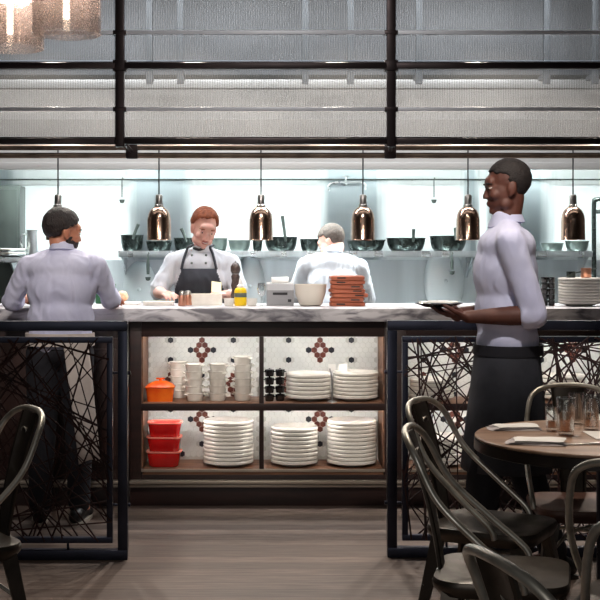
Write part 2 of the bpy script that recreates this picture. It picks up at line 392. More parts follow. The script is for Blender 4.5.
# ------------------------------------------------------------------ overhead ribbed glass screen
gs = thing('overhead_glass_screen', (0, 7.0, 2.0), 0, 'dark framed screen of ribbed glass panels hung above the pass', 'glass screen')
PX = [wx(p, 7.0) for p in (-151, 120, 391, 662)]
zr = lambda py: wz(py, 7.0) - 2.0
for x in PX:
    MB().box((x, 0, (1.4 + zr(147)) / 2), (.05, .05, 1.4 - zr(147)), .004).box((x, -.004, zr(66)), (.075, .06, .06), .004) \
        .box((x, -.004, zr(33)), (.075, .045, .024), .003).box((x, -.004, zr(109.5)), (.075, .045, .024), .003).build('post', M['bronze'], gs)
for i in range(3):
    x0, x1 = PX[i] + .026, PX[i + 1] - .026; xm = (x0 + x1) / 2; w = x1 - x0
    for py, h, d in ((66.3, .034, .05), (141.5, .034, .055)):
        MB().box((xm, -.01, zr(py)), (w, d, h), .005).box((xm, .0, zr(py) + h * .62), (w, .012, h * .3)).build('rail', M['bronze'], gs)
    for py in (33, 109.5):
        MB().box((xm, -.020, zr(py)), (w, .008, .021), .003).build('rod', M['rod'], gs)
    MB().box((xm, 0, (zr(62) + 1.4) / 2), (w - .004, .008, 1.4 - zr(62) - .02)).build('glass_panel', M['reeded'], gs, 0)
    MB().box((xm, 0, (zr(69) + zr(137)) / 2), (w - .004, .008, zr(69) - zr(137) - .008)).build('glass_panel', M['reeded'], gs, 0)

# ------------------------------------------------------------------ heat lamps on a double rail
YLp = 7.35
lr = thing('lamp_rail', (0, YLp, 2.0), 0, 'pair of long copper pipes carrying the heat lamps below the glass', 'lamp rail')
z1, z2 = wz(147.5, YLp) - 2.0, wz(155.5, YLp) - 2.0
for z in (z1, z2): MB().cyl((-2.6, 0, z), (2.9, 0, z), .0165, n=14).build('pipe', M['rail'], lr)
for x in PX:
    MB().box((x + .03, 0, (z1 + z2) / 2), (.07, .045, .085), .008).cyl((x + .03, -.01, (z1 + z2) / 2), (x, -.33, z1 + .02), .011, n=10).build('bracket', M['bronze'], lr)
def heat_lamp(loc, label):
    t = thing('heat_lamp', loc, 0, label, 'heat lamp', 'copper heat lamps over the pass')
    H = -.052                                             # origin at the lower pipe's axis height of the cable top
    zt, zb = wz(196, YLp), wz(240, YLp); L = loc[2]
    MB().cyl((0, -.022, z1 + .016), (0, -.022, zt - L), .0042, n=8).build('cable', M['cord'], t)
    MB().lathe([(0, zt - L + .008), (.016, zt - L + .008), (.021, zt - L), (.021, zt - L - .05), (.026, zt - L - .054), (.026, zt - L - .064), (0, zt - L - .064)], (0, -.022, 0), 24).build('cap', M['chrome'], t)
    zs = zt - L - .062; h = zs - (zb - L)
    out = [(.018, 0), (.034, -.006), (.052, -.022), (.063, -.045), (.0685, -.075), (.070, -h + .004), (.0725, -h)]
    inn = [(r - .0035, z - (.002 if i < 4 else 0)) for i, (r, z) in enumerate(out)]
    prof = [(r, z + zs) for r, z in out] + [(r, z + zs) for r, z in reversed(inn)]
    MB().lathe(prof, (0, -.022, 0), 40).build('shade', M['copper'], t)
    MB().lathe([(0, -.07), (.03, -.08), (.056, -h + .02), (.05, -h + .008), (0, -h + .005)], (0, -.022, zs), 24).build('bulb', M['lamp_glow'], t)
    return t
HL = [(58, 'copper heat lamp partly hidden behind the dark haired waiter'), (159, 'copper heat lamp hanging just left of the ginger chef'),
      (261, 'copper heat lamp hanging between the two cooks'), (363, 'copper heat lamp hanging just right of the grey haired cook'),
      (468, 'copper heat lamp in front of the walking waiter\'s chest'), (573, 'copper heat lamp behind the walking waiter, over the tall plate stack')]
for px, lab in HL: heat_lamp((wx(px, YLp), YLp + .022, 2.0), lab)

# ------------------------------------------------------------------ pass counter
YC = 7.0
top = MB().box((0.15, 7.335, (1.035 + 1.11) / 2), (6.3, .77, .075), .008).build('counter_top', M['stone'])
tag(top, 'long grey veined stone worktop running across the open kitchen', 'worktop')
zsh, zshb, zlow = wz(403.5, YC), wz(411, YC), wz(470, YC)
zhd = wz(337, YC)
def hexes(b, x0, x1, z0, z1, y, cxs, p=.0335):
    """white hex mosaic with brown rosettes and dark dots, all in one mesh (slots: grout, tile, brown, black)"""
    b.mi = 0; b.box(((x0 + x1) / 2, y + .008, (z0 + z1) / 2), (x1 - x0, .012, z1 - z0))
    rows = .866 * p; fl = []; spec = []
    ox, oz = cxs
    for j in range(-4, 5):
        for i in range(-4, 5):
            fl.append((ox + i * 11 * p + (5.5 * p if j % 2 else 0), oz + j * 7 * rows))
    for fx, fz in fl:
        for dx, dz in ((p, 0), (-p, 0), (p / 2, rows), (-p / 2, rows), (p / 2, -rows), (-p / 2, -rows), (0, 2 * rows), (0, -2 * rows)): spec.append((fx + dx, fz + dz, 2))
        for dx, dz in ((2 * p, 0), (-2 * p, 0), (0, 5 * rows), (0, -5 * rows)):
            if dx == 0 or x0 + 3.2 * p < fx + dx < x1 - 3.2 * p: spec.append((fx + dx, fz + dz, 3))
    def hx(x, z, mi):
        if not (x0 + p * .3 < x < x1 - p * .3 and z0 + p * .3 < z < z1 - p * .3): return
        b.mi = mi; r = p * .545
        pts = [(r * math.sin(k * math.pi / 3), r * math.cos(k * math.pi / 3)) for k in range(6)]
        pts = [(min(max(x + u, x0), x1) - x, min(max(z + v, z0), z1) - z) for u, v in pts]
        b.prism(pts, .004, 'y', (x, y + (.0 if mi == 1 else -.0004), z))
    for x, z, mi in spec: hx(x, z, mi)
    nz = int((z1 - z0) / rows) + 3; nx = int((x1 - x0) / p) + 3
    j0 = int((z0 - oz) / rows) - 1; i0 = int((x0 - ox) / p) - 1
    near = lambda x, z: any(abs(x - a) < p * .6 and abs(z - c) < p * .6 for a, c, _ in spec)
    for j in range(j0, j0 + nz + 1):
        for i in range(i0, i0 + nx + 1):
            x = ox + i * p + (p / 2 if j % 2 else 0); z = oz + j * rows
            if not near(x, z): hx(x, z, 1)
    b.mi = 0

CW0, CW1 = wx(129.5, YC), wx(394, YC)
def shelf_cabinet(xoff, label):
    t = thing('open_shelf_cabinet', (xoff, 7.2, 0), 0, label, 'cabinet', 'open shelf cabinets under the pass')
    X = lambda px: wx(px, YC); yf = -.18; yb = .17
    def bx(b, px0, px1, y0, y1, za, zb, bev=.003):
        return b.box(((X(px0) + X(px1)) / 2, (y0 + y1) / 2, (za + zb) / 2), (X(px1) - X(px0), y1 - y0, zb - za), bev)
    for a, c in ((129.5, 141), (385, 394)):
        s = bx(MB(), a, c, yf, yb + .03, .12, 1.03).build('side_panel', M['wood_dark'], t)
    for a, c in ((141, 142.2), (383.8, 385)):
        bx(MB(), a, c, yf + .012, yb, .21, zhd, 0).build('side_lining', M['wood_shelf'], t)
    b = MB(); bx(b, 141, 385, yf, yf + .03, zhd, 1.033); bx(b, 141, 385, yf + .03, yb, zhd + .016, 1.033); b.build('header', M['wood_dark'], t)
    bx(MB(), 259.3, 263.8, yf, yf + .035, zlow, zhd).build('divider', M['wood_dark'], t)
    m = bx(MB(), 142.2, 383.8, yf + .002, yb, zsh - .022, zsh, .002).build('shelf', M['wood_shelf'], t)
    bx(MB(), 141, 385, yf - .006, yf + .004, zshb, zsh - .003, .001).build('shelf_edge', M['wood_dark'], m)
    m = bx(MB(), 142.2, 383.8, yf + .002, yb, zlow - .03, zlow, .002).build('shelf', M['wood_shelf'], t)
    bx(MB(), 141, 385, yf - .006, yf + .004, zlow - .014, zlow + .002, .001).build('shelf_edge', M['nosing'], m)
    bx(MB(), 141, 385, yf, yb, .12, zlow - .03).build('bottom_rail', M['wood_dark'], t)
    b = MB(); b.box(((CW0 + CW1) / 2, yf - .02, wz(482, YC)), (CW1 - CW0, .045, .02), .006).box(((CW0 + CW1) / 2, yf - .012, wz(486, YC)), (CW1 - CW0, .03, .014), .004)
    b.build('foot_rail', M['nosing'], t)
    MB().box(((CW0 + CW1) / 2, yf + .03, .058), (CW1 - CW0, .06, .116), .003).build('plinth', M['wood_dark'], t)
    for za in (zhd + .016, zsh - .022):
        for a, c in ((144, 258), (265, 382)):
            w = X(c) - X(a); xm = (X(a) + X(c)) / 2
            ls = MB().prism([(-.012, 0), (-.012, -.014), (.010, 0)], w, 'x', (xm, yf + .045, za)).build('light_strip', M['black_metal'], t, 0)
            MB().box((xm, yf + .0455, za - .0085), (w - .01, .020, .002), 0, Matrix.Rotation(math.radians(32.5), 4, 'X')).build('diffuser', M['strip'], ls, 0)
    for a, c, fx in ((142.4, 260.5, 202), (262.5, 383.6, 320)):
        b = MB(); hexes(b, X(a), X(c), zlow + .001, zhd - .001, yb - .012, (wx(fx, 7.36), wz(350, 7.36)))
        b.build('tile_panel', [M['grout'], M['tile'], M['tile_brown'], M['tile_black']], t, 0)
    return t
CAB = CW1 - CW0 + .006
shelf_cabinet(0, 'open shelf cabinet with tiled back holding red dishes and white plates in the centre')
cr = dup([o for o in COL.objects if o.name == 'open_shelf_cabinet'][0], (CAB, 7.2, 0), 0, 'open shelf cabinet with tiled back seen through the lattice screen behind the walking waiter')
# panelled cabinet at the far end, behind the dark haired waiter
pc = thing('panelled_cabinet', (-CAB, 7.2, 0), 0, 'dark panelled wooden counter front behind the waiter with the white apron', 'cabinet')
MB().box(((CW0 + CW1) / 2, .0, .575), (CW1 - CW0, .34, .91), .003).build('carcass', M['wood_dark'], pc)
for k in range(4):
    w = (CW1 - CW0) / 4; xc = CW0 + w * (k + .5)
    MB().box((xc, -.178, .58), (w - .05, .016, .72), .004).box((xc, -.186, .58), (w - .14, .012, .60), .004).build('panel', M['wood_red'], pc)
MB().box(((CW0 + CW1) / 2, -.2, wz(482, YC)), (CW1 - CW0, .045, .02), .006).box(((CW0 + CW1) / 2, -.192, wz(486, YC)), (CW1 - CW0, .03, .014), .004).build('foot_rail', M['nosing'], pc)
MB().box(((CW0 + CW1) / 2, -.15, .058), (CW1 - CW0, .06, .116), .003).build('plinth', M['wood_dark'], pc)

# ------------------------------------------------------------------ crockery
def plate_mesh(r, h, t):
    f = t * .19
    o = [(0, f), (r * .50, f), (r * .52, 0), (r * .57, 0), (r * .60, f), (r * .72, f + h * .35), (r * .9, f + h * .8), (r, f + h)]
    up = [(0, f), (r * .58, f), (r * .66, f + h * .14), (r * .72, f + h * .35), (r * .9, f + h * .8)]
    prof = o + [(r + .001, f + h + t * .6), (r - .004, f + h + t)] + [(q, z + t) for q, z in reversed(up)]
    b = MB(); b.lathe(prof, n=40); return b
PROTO = {}
def plate_stack(px, Y, zbase, n, wpx, pitch, desc, group, m='china'):
    r = wpx * Y / F / 2
    key = (round(r, 3), round(pitch, 3), m)
    for i in range(n):
        k = n - 1 - i
        lab = f'white plate, {nth(k, n)} of {desc}'
        loc = (wx(px, Y) + random.uniform(-.0012, .0012), Y + random.uniform(-.0012, .0012), zbase + i * pitch + .0006)
        if key not in PROTO:
            PROTO[key] = o = plate_mesh(r, min(.02, pitch) * .8, pitch * .82).build('dinner_plate', M[m], None, 35)
        else:
            o = PROTO[key].copy(); COL.objects.link(o)
        o.location = loc; o.rotation_euler = (random.uniform(-.0, .0), 0, random.uniform(0, 6))
        tag(o, lab, 'plate', group)

YS = 7.175
plate_stack(308.5, YS, zsh, 6, 45, .0235, 'the stack beside the black pots', 'plates on the middle shelf')
plate_stack(355.5, YS, zsh, 7, 45, .0212, 'the middle shelf stack at the right end', 'plates on the middle shelf')
plate_stack(228.5, YS, zlow, 11, 50, .0222, 'the stack beside the red dishes', 'plates on the bottom shelf')
plate_stack(294.5, YS, zlow, 9, 47, .0232, 'the bottom stack just right of the divider', 'plates on the bottom shelf')
plate_stack(351.5, YS, zlow, 11, 49, .0222, 'the bottom shelf stack at the right end', 'plates on the bottom shelf')
plate_stack(432, YS, zsh, 5, 44, .022, 'the upper lattice stack left of the waiter', 'plates behind the lattice screen')
plate_stack(562, YS, zsh, 6, 46, .022, 'the upper lattice stack nearest the waiter\'s back', 'plates behind the lattice screen')
plate_stack(612, YS, zsh, 5, 46, .022, 'the upper lattice stack at the picture edge', 'plates behind the lattice screen')
plate_stack(440, YS, zlow, 7, 48, .022, 'the lower lattice stack left of the waiter', 'plates behind the lattice screen')
plate_stack(575, YS, zlow, 8, 48, .022, 'the lower lattice stack right of the waiter', 'plates behind the lattice screen')
YP = 7.26
plate_stack(579.5, YP, 1.11, 9, 42, .0168, 'the tall stack on the worktop', 'plates on the worktop')

# white eared dishes
def eared(r, h):
    b = MB()
    b.lathe([(0, 0), (r * .78, 0), (r * .84, .004), (r * .97, h - .006), (r + .003, h - .004), (r + .003, h), (r * .93, h), (r * .8, .008), (0, .007)], n=28)
    for s in (-1, 1):
        b.tube([(s * r * .93, -.018, h - .012), (s * (r + .007), -.012, h - .010), (s * (r + .010), 0, h - .010), (s * (r + .007), .012, h - .010), (s * r * .93, .018, h - .012)], .0042, 8)
    return b
def dish_stack(px, Y, n, desc, r=.052, pitch=.041, rz=0.0):
    for i in range(n):
        k = n - 1 - i
        loc = (wx(px, Y) + random.uniform(-.004, .004), Y + random.uniform(-.003, .003), zsh + i * pitch + .0006)
        if 'eared' not in PROTO: PROTO['eared'] = o = eared(r, .046).build('gratin_dish', M['china'])
        else: o = PROTO['eared'].copy(); COL.objects.link(o)
        o.location = loc; o.rotation_euler = (0, 0, rz + random.uniform(-.5, .5))
        tag(o, f'small white eared dish, {nth(k, n)} of {desc}', 'dish', 'white eared dishes on the middle shelf')
dish_stack(179, 7.29, 5, 'the stack tucked behind, nearest the orange pot')
dish_stack(194.5, YS - .04, 5, 'the stack beside the orange pot')
dish_stack(218, YS - .03, 5, 'the middle stack in front of the tiles')
dish_stack(242.5, YS - .02, 6, 'the tallest stack, beside the divider')

# orange lidded pot
op = thing('casserole_pot', (wx(160.5, 7.13), 7.13, zsh), 0, 'small orange enamel casserole with peaked lid on the middle shelf', 'casserole')
W = 29 * 7.13 / F
b = MB(); b.loft([rrect(W * .86, .11, .02, 4, 0.001), rrect(W * .97, .125, .024, 4, .07), rrect(W * 1.0, .13, .024, 4, .078), rrect(W * .92, .118, .02, 4, .078), rrect(W * .8, .1, .018, 4, .01)])
b.build('pot_body', M['orange'], op)
b = MB(); b.loft([rrect(W * 1.03, .134, .024, 4, .0785), rrect(W * 1.03, .134, .024, 4, .084), rrect(W * .8, .1, .02, 4, .1), rrect(W * .35, .05, .015, 4, .116)])
lid = b.build('lid', M['orange'], op)
MB().cyl((0, 0, .114), (0, 0, .124), .008).box((0, 0, .127), (.05, .02, .01), .004).build('knob', M['orange'], lid)
for i, l in enumerate(('bottom of the three stacked red dishes', 'middle of the three stacked red dishes', 'topmost of the three stacked red dishes')):
    z = zlow + .001 + i * .0825
    t = thing('baking_dish', (wx(164.3, 7.14) + (.002 * i), 7.14, z), random.uniform(-.05, .05), 'red enamel baking dish with pale worn rim, ' + l, 'baking dish', 'red baking dishes on the bottom shelf')
    W = .192; D = .14
    b = MB(); b.loft([rrect(W * .78, D * .78, .03, 5, 0), rrect(W * .86, D * .86, .035, 5, .006), rrect(W * .98, D * .98, .04, 5, .078), rrect(W * .9, D * .9, .035, 5, .0785), rrect(W * .74, D * .74, .03, 5, .01)])
    b.build('dish_body', M['red'], t)
    b = MB(); a0 = rrect(W * .985, D * .985, .04, 5, .0785); a1 = rrect(W * 1.05, D * 1.05, .045, 5, .083); a2 = rrect(W * 1.04, D * 1.04, .045, 5, .089); a3 = rrect(W * .9, D * .9, .035, 5, .088); a4 = rrect(W * .9, D * .9, .035, 5, .0785)
    b.loft([a0, a1, a2, a3, a4, a0], False, False)
    b.build('rim', M['red_rim'], t)
# black pots beside the plates
for c, (px, Yp, nm) in enumerate(((269.5, 7.11, 'left'), (280, 7.12, 'right'))):
    for i in range(4):
        t = thing('mini_pot', (wx(px, Yp), Yp, zsh + .0006 + i * .047), random.uniform(-.4, .4), f'small black enamel pot, {nth(3 - i, 4)} of the {nm} black column by the divider', 'pot', 'black pots on the middle shelf')
        b = MB(); r = .0265
        b.lathe([(0, 0), (r * .8, 0), (r * .92, .004), (r, .03), (r + .003, .033), (r * .9, .0345), (r * .8, .006), (0, .005)], n=22)
        for s in (-1, 1): b.tube([(s * r * .9, -.009, .026), (s * (r + .008), 0, .027), (s * r * .9, .009, .026)], .003, 6)
        b.build('pot_body', M['black_enamel'], t)
        MB().lathe([(0, .0355), (r + .002, .0355), (r, .039), (r * .4, .0425), (.004, .043), (.006, .0455), (0, .0465)], n=22).build('lid', M['black_enamel'], t)
# little metal card stand between the plate stacks
cs = thing('card_stand', (wx(332, 7.07), 7.07, zsh), 0, 'small steel stand with white card between the two plate stacks', 'card stand')
MB().lathe([(0, 0), (.03, 0), (.028, .004), (.006, .012), (0, .012)], n=24).build('base', M['steel'], cs)
MB().tube(spline([(0, 0, .01), (.002, 0, .08), (-.003, 0, .15), (-.012, 0, .19)], 5), .0045, 8).build('stem', M['steel'], cs)
MB().box((0, .006, .195), (.042, .002, .036), rot=Matrix.Rotation(-.1, 4, 'X')).build('card', M['paper'], cs)
tag(MB().box((0, 0, .0), (.05, .002, .05), .0).build('label_card', M['paper'], None, 0, (wx(343, 7.25), 7.252, zsh + .0212 * 7 + .026)), 'small white card standing on the right middle shelf plate stack', 'card')

# ------------------------------------------------------------------ back shelf, pans and hanging tools
SY = 9.62; SZ = wz(252.5, SY)
bs = thing('wall_shelf', (0, SY, SZ), 0, 'long steel wall shelf of pans below the hood', 'shelf')
xa, xb_ = wx(121, SY), wx(587, SY)
MB().box(((xa + xb_) / 2, 0, -.018), (xb_ - xa, .34, .036), .006).box(((xa + xb_) / 2, -.165, .004), (xb_ - xa, .01, .016)).build('shelf_board', M['steel'], bs)
for px in (124, 240, 345, 470, 584):
    MB().prism([(.17, 0), (-.12, -.036), (.17, -.2)], .012, 'x', (wx(px, SY), 0, 0)).build('bracket', M['steel'], bs)
bs2 = thing('wall_shelf', (wx(-30, SY), SY - .3, wz(257.5, SY)), 0, 'short steel shelf of serving plates at the left end', 'shelf')
MB().box((0, 0.02, -.018), (.95, .40, .036), .006).build('shelf_board', M['steel'], bs2)
for x in (-.4, .4): MB().prism([(.22, -.036), (-.15, -.036), (.22, -.22)], .012, 'x', (x, 0, 0)).build('bracket', M['steel'], bs2)
def pan(px, wpx, hpx, label, handle=None, m='pan', n=1, dy=0.0):
    Y = SY - .02 + dy; s = Y / F; r = wpx * s / 2; h = hpx * s
    t = thing('saute_pan' if handle else 'mixing_bowl', (wx(px, Y), Y, SZ), 0, label, 'pan' if handle else 'bowl', 'pans and bowls on the wall shelf')
    b = MB()
    b.lathe([(0, 0), (r * .55, 0), (r * .72, h * .07), (r * .86, h * .28), (r * .95, h * .6), (r, h), (r + .004, h + .002), (r + .003, h + .005), (r - .003, h + .003), (r * .92, h * .6), (r * .82, h * .3), (r * .55, .01), (0, .008)], n=32)
    if handle is None: b.lathe([(r, h - .006), (r + .005, h - .003), (r, h + .001), (r - .003, h - .002), (r, h - .006)], n=32)
    b.build('pan_body' if handle else 'bowl_body', M[m], t)
    if n > 1:
        b = MB()
        for k in range(1, n):
            b.lathe([(r * .86, h + .002), (r * (1.0 - .02 * k), h + .012 * k), (r * (.99 - .02 * k), h + .012 * k + .006), (r * .85, h + .006)], n=32)
        b.build('nested_lid', M[m], t)
    if handle:
        dx, dz = handle
        p0 = V((0.25 * r, -r * .88, h * .8)); p3 = V((dx * s, -r * .98 - .03, dz * s))
        pts = spline([p0, p0 + V((0, -.03, .012)), (p0 + p3) / 2 + V((0, -.012, .012)), p3], 5)
        MB().tube(pts, [.009 + .005 * i / (len(pts) - 1) for i in range(len(pts))], 10).build('handle', M['dark_steel'], t)
    return t
pan(132, 23, 17, 'tall steel pot with upright handle at the shelf\'s left end', (8, 28), dy=.02)
pan(159, 26, 11, 'dark shallow bowl under the heat lamp left of the ginger chef')
pan(184, 20, 14, 'steel pan with handle up, beside the ginger chef\'s shoulder', (-2, 24), dy=.03)
pan(219, 17, 14, 'steel bowl just behind the ginger chef\'s ear', None, 'pan_light', dy=.03)
pan(239.5, 22, 12, 'grey bowl between the ginger chef and the middle heat lamp', None, 'pan_light')
pan(257.5, 10, 12, 'small dark bowl directly under the middle heat lamp')
pan(281, 33, 15, 'wide steel pan with upright dark handle left of the grey haired cook', (1, 36))
pan(309.5, 19, 13, 'dark pan rim showing beside the grey haired cook\'s face', None)
pan(366, 38, 12, 'wide dark shallow pan below the heat lamp right of the grey haired cook', None)
pan(406, 39, 14, 'wide sauté pan between two heat lamps with handle upright', (5, 23))
pan(448, 37, 16, 'wide sauté pan with upright handle nearest the walking waiter', (4, 24))
pan(505, 30, 9, 'shallow dark pan hidden behind the walking waiter', None)
pan(552, 22, 9, 'shallow grey bowl just right of the walking waiter', None, 'pan_light')
pan(577, 23, 11, 'grey bowl below the last heat lamp', None, 'pan_light')
# plates and pitcher on the short shelf
Yq = SY - .3
for i in range(4):
    o = plate_mesh(.11, .012, .011).build('serving_plate', M['china'] if i % 2 else M['steel'], None, 35, (wx(12, Yq), Yq - .06, wz(257.5, SY) + i * .0137 + .0005))
    tag(o, f'flat serving plate, {nth(3 - i, 4)} of the pile on the short left shelf', 'plate', 'serving plates on the short shelf')
pt = thing('water_pitcher', (wx(32, Yq), Yq, wz(257.5, SY)), 0, 'tall steel pitcher beside the dark haired waiter\'s head', 'pitcher')
MB().lathe([(0, 0), (.038, 0), (.042, .01), (.038, .19), (.042, .205), (.039, .205), (.035, .19), (.038, .012), (0, .01)], n=28).build('pitcher_body', M['steel'], pt)
MB().tube(spline([(-.036, 0, .17), (-.075, 0, .17), (-.08, 0, .1), (-.04, 0, .05)], 6), .006, 8).build('handle', M['steel'], pt)
# tall dark steel cabinet at the left end
tc = thing('tall_steel_cabinet', (wx(20, 9.57) - .5, 9.67, 0), 0, 'tall dark steel cabinet at the left end of the back wall', 'cabinet')
MB().box((0, .01, 1.02), (1.0, .22, 1.84), .01).build('cabinet_body', M['dark_steel'], tc)
MB().box((0, .01, .05), (.96, .2, .1), .004).build('base', M['black_metal'], tc)
MB().box((.2, -.106, 1.02), (.56, .014, 1.78), .004).build('door', M['dark_steel'], tc)
rg = thing('steel_cooking_range', (.35, 9.43, 0), 0, 'low steel cooking range along the back wall behind the cooks', 'range')
MB().box((0, 0, .49), (4.3, .68, .86), .01).box((0, 0, .03), (4.2, .6, .06)).build('range_body', M['steel'], rg)
# rail with hooks on the back wall, pot filler tap, hanging tools
rail = thing('utensil_rail', (0, YB - .06, wz(180, YB)), 0, 'thin steel utensil rail along the top of the back wall', 'rail')
MB().cyl((-2.3, 0, 0), (2.9, 0, 0), .006, n=8).build('bar', M['dark_steel'], rail)
for px in (50, 99, 205, 255, 305, 372, 412, 480, 560): MB().cyl((wx(px, YB), 0, 0), (wx(px, YB), .06, 0), .006, n=8).build('bracket', M['dark_steel'], rail)
def tool(px, py0, py1, Y, label, zt, hr=.004):
    s = Y / F; L = (py1 - py0) * s
    t = thing('hanging_ladle', (wx(px, Y), Y, zt), 0, label, 'ladle', 'tools hanging by the back wall')
    MB().tube([(0, 0, .008), (.006, 0, .012), (.008, 0, .004), (0, 0, -.004), (0, 0, -L * .4), (0, 0, -L * .75)], [.004, .004, .004, .004, hr * 1.2, hr], 8).build('handle', M['dark_steel'], t)
    MB().lathe([(0, -L), (.016, -L + .006), (.022, -L + .03), (.02, -L + .03), (.014, -L + .01), (0, -L + .006)], (0, 0, 0), 16, 1, .6).build('bowl', M['dark_steel'], t)
zt = wz(180, YB)
tool(122, 166, 190, YB - .075, 'dark ladle hanging on the wall rail left of the ginger chef', zt)
tool(434, 166, 190, YB - .075, 'dark ladle hanging on the wall rail above the wide pans', zt)
tool(148, 255, 282, SY - .19, 'dark ladle hanging below the shelf left of the ginger chef', SZ - .012, .011)
tool(452, 255, 276, SY - .19, 'dark ladle hanging below the shelf beside the walking waiter', SZ - .012, .011)
pf = thing('pot_filler_tap', (wx(345, YB), YB, wz(183, YB)), 0, 'steel pot filler tap with curved arms on the wall above the heat lamp', 'tap')
MB().cyl((0, 0, 0), (0, -.11, 0), .018, n=16).build('flange', M['steel'], pf)
MB().tube(spline([(-.13, -.11, -.07), (-.135, -.11, -.03), (-.10, -.11, -.005), (0, -.11, 0), (.11, -.11, .0), (.15, -.11, -.02), (.15, -.11, -.06)], 6), .008, 10).build('arm', M['steel'], pf)
MB().cyl((0, -.11, 0), (0, -.11, .045), .007).cyl((-.025, -.11, .045), (.025, -.11, .045), .006).build('tap_handle', M['steel'], pf)
# steel domes added to stand for lamp reflections on the wall under the shelf
def lid(px, py, rw, rh, label):
    Y = YB - .05; s = Y / F
    rh = (wz(py, Y) - .925) / s
    t = thing('reflection_dome', (wx(px, Y), Y, wz(py, Y)), 0, label, 'lid', 'reflection domes on the back wall')
    b = MB(); R = 1.0
    prof = [(1, 0), (.97, .02), (.8, .055), (.5, .085), (.2, .10), (0, .102)]
    rings = [[V((r * rw * s * math.cos(a * math.pi / 24), -z * .55, r * rh * s * math.sin(a * math.pi / 24))) for a in range(48)] for r, z in prof[:-1]]
    b.loft(rings, True, True); b.build('dome', M['satin_steel'], t)
    MB().cyl((0, -.055, 0), (0, -.085, 0), .008).ell((0, -.09, 0), .016).build('knob', M['satin_steel'], t)
lid(140, 289, 17, 27, 'steel dome added for a lamp reflection on the wall behind the chopping board')
lid(444, 281, 20, 27, 'shiny steel dome added for a lamp reflection on the wall beside the walking waiter')
lid(250, 286, 15, 26, 'steel dome added for a lamp reflection on the wall between the two cooks')
# hanging pipework at the right edge
pw = thing('gas_pipe', (wx(594, 9.5), 9.5, SZ), 0, 'grey bent gas pipe rising at the right end of the shelf', 'pipe')
MB().tube(spline([(0, 0, .925 - SZ), (0, 0, .0), (0, 0, .36), (.02, 0, .40), (.12, 0, .41), (.3, 0, .41)], 5), .017, 12).build('pipe_run', M['pan'], pw)
MB().tube([(.1, .03, .925 - SZ), (.1, .03, .32)], .03, 14).box((.09, .03, .31), (.14, .06, .03), .005).build('valve_body', M['dark_steel'], pw)

# ------------------------------------------------------------------ things on the worktop
ZT = 1.1105
def on(px, Y): return (wx(px, Y), Y, ZT)
cb = MB().box((0, 0, .008), (.19, .16, .016), .004).build('chopping_board', M['paper'], None, 40, on(124, 7.45)); tag(cb, 'white chopping board beside the dark haired waiter\'s hand', 'chopping board')
br = MB(); br.ell((0, 0, .03), (.045, .035, .03)).ell((.01, -.01, .045), (.03, .025, .022))
tag(br.build('bread_roll', M['bread'], None, 60, (wx(121, 7.45), 7.45, ZT + .0165)), 'pale bread roll on the white chopping board', 'bread')
gb = MB().box((0, 0, .06), (.12, .05, .12), .006).build('order_box', M['green'], None, 40, on(106, 7.62)); tag(gb, 'small green box behind the chopping board', 'box')
tr = thing('food_tray', on(159, 7.4), 0, 'shallow pale tray in front of the ginger chef\'s arm', 'tray')
MB().loft([rrect(.17, .13, .01, 3, 0), rrect(.185, .145, .012, 3, .022), rrect(.178, .138, .012, 3, .022), rrect(.165, .125, .01, 3, .004)]).build('tray_body', M['china'], tr)
MB().box((0, 0, .013), (.155, .115, .016), .006).build('filling', M['butter'], tr)
for px, Yj, lab in ((182, 7.28, 'copper salt shaker on the worktop, nearest the tray'), (188, 7.36, 'copper pepper shaker standing just behind its twin')):
    t = thing('shaker', on(px, Yj), 0, lab, 'shaker', 'copper shakers on the worktop')
    MB().lathe([(0, 0), (.022, 0), (.024, .004), (.02, .03), (.022, .05), (.018, .062), (0, .062)], n=24).build('shaker_body', M['copper_small'], t)
    MB().lathe([(0, .0625), (.0185, .0625), (.018, .078), (.012, .086), (0, .088)], n=24).build('cap', M['chrome'], t)
bx_ = thing('condiment_box', on(206, 7.42), 0, 'white partitioned box of pale condiments in front of the chef\'s apron', 'box')
MB().box((0, 0, .003), (.19, .12, .006)).box((0, -.058, .033), (.19, .005, .066)).box((0, .058, .033), (.19, .005, .066)).box((-.093, 0, .033), (.005, .12, .066)).box((.093, 0, .033), (.005, .12, .066)).box((.02, 0, .03), (.004, .115, .055)).build('tray_body', M['china'], bx_)
for k in range(4):
    MB().box((-.068 + k * .045, -.001, .036), (.036, .1, .056), .006).build('packet', M['butter'] if k < 3 else M['paper'], bx_)
pp = MB().box((0, 0, .035), (.06, .004, .07), .0, Matrix.Rotation(-.5, 4, 'X') @ Matrix.Rotation(.3, 4, 'Z')).build('order_slip', M['butter'], None, 0, (wx(216, 7.44), 7.50, ZT + .068)); tag(pp, 'folded yellow order slip rising behind the condiment box', 'paper')
sq = thing('squeeze_bottle', on(240.5, 7.3), 0, 'yellow squeeze bottle with white nozzle on the worktop', 'bottle')
MB().lathe([(0, 0), (.033, 0), (.036, .006), (.036, .085), (.03, .1), (.02, .106), (0, .106)], n=28).build('bottle_body', M['yellow'], sq)
MB().lathe([(0, .1065), (.021, .1065), (.021, .118), (.012, .124), (.005, .158), (0, .16)], n=20).build('nozzle', M['paper'], sq)
MB().lathe([(.0363, .05), (.0368, .05), (.0368, .075), (.0363, .075)], n=28).build('band', M['pan_light'], sq)
cup_b = MB().lathe([(0, 0), (.022, 0), (.026, .004), (.031, .045), (.028, .045), (.023, .006), (0, .005)], n=24)
c0 = tag(cup_b.build('ramekin', M['china'], None, 40, on(229, 7.25)), 'white ramekin left of the yellow squeeze bottle', 'ramekin', 'ramekins by the squeeze bottle')
c1 = c0.copy(); COL.objects.link(c1); c1.location = on(252, 7.25); c1['label'] = 'white ramekin right of the yellow squeeze bottle'
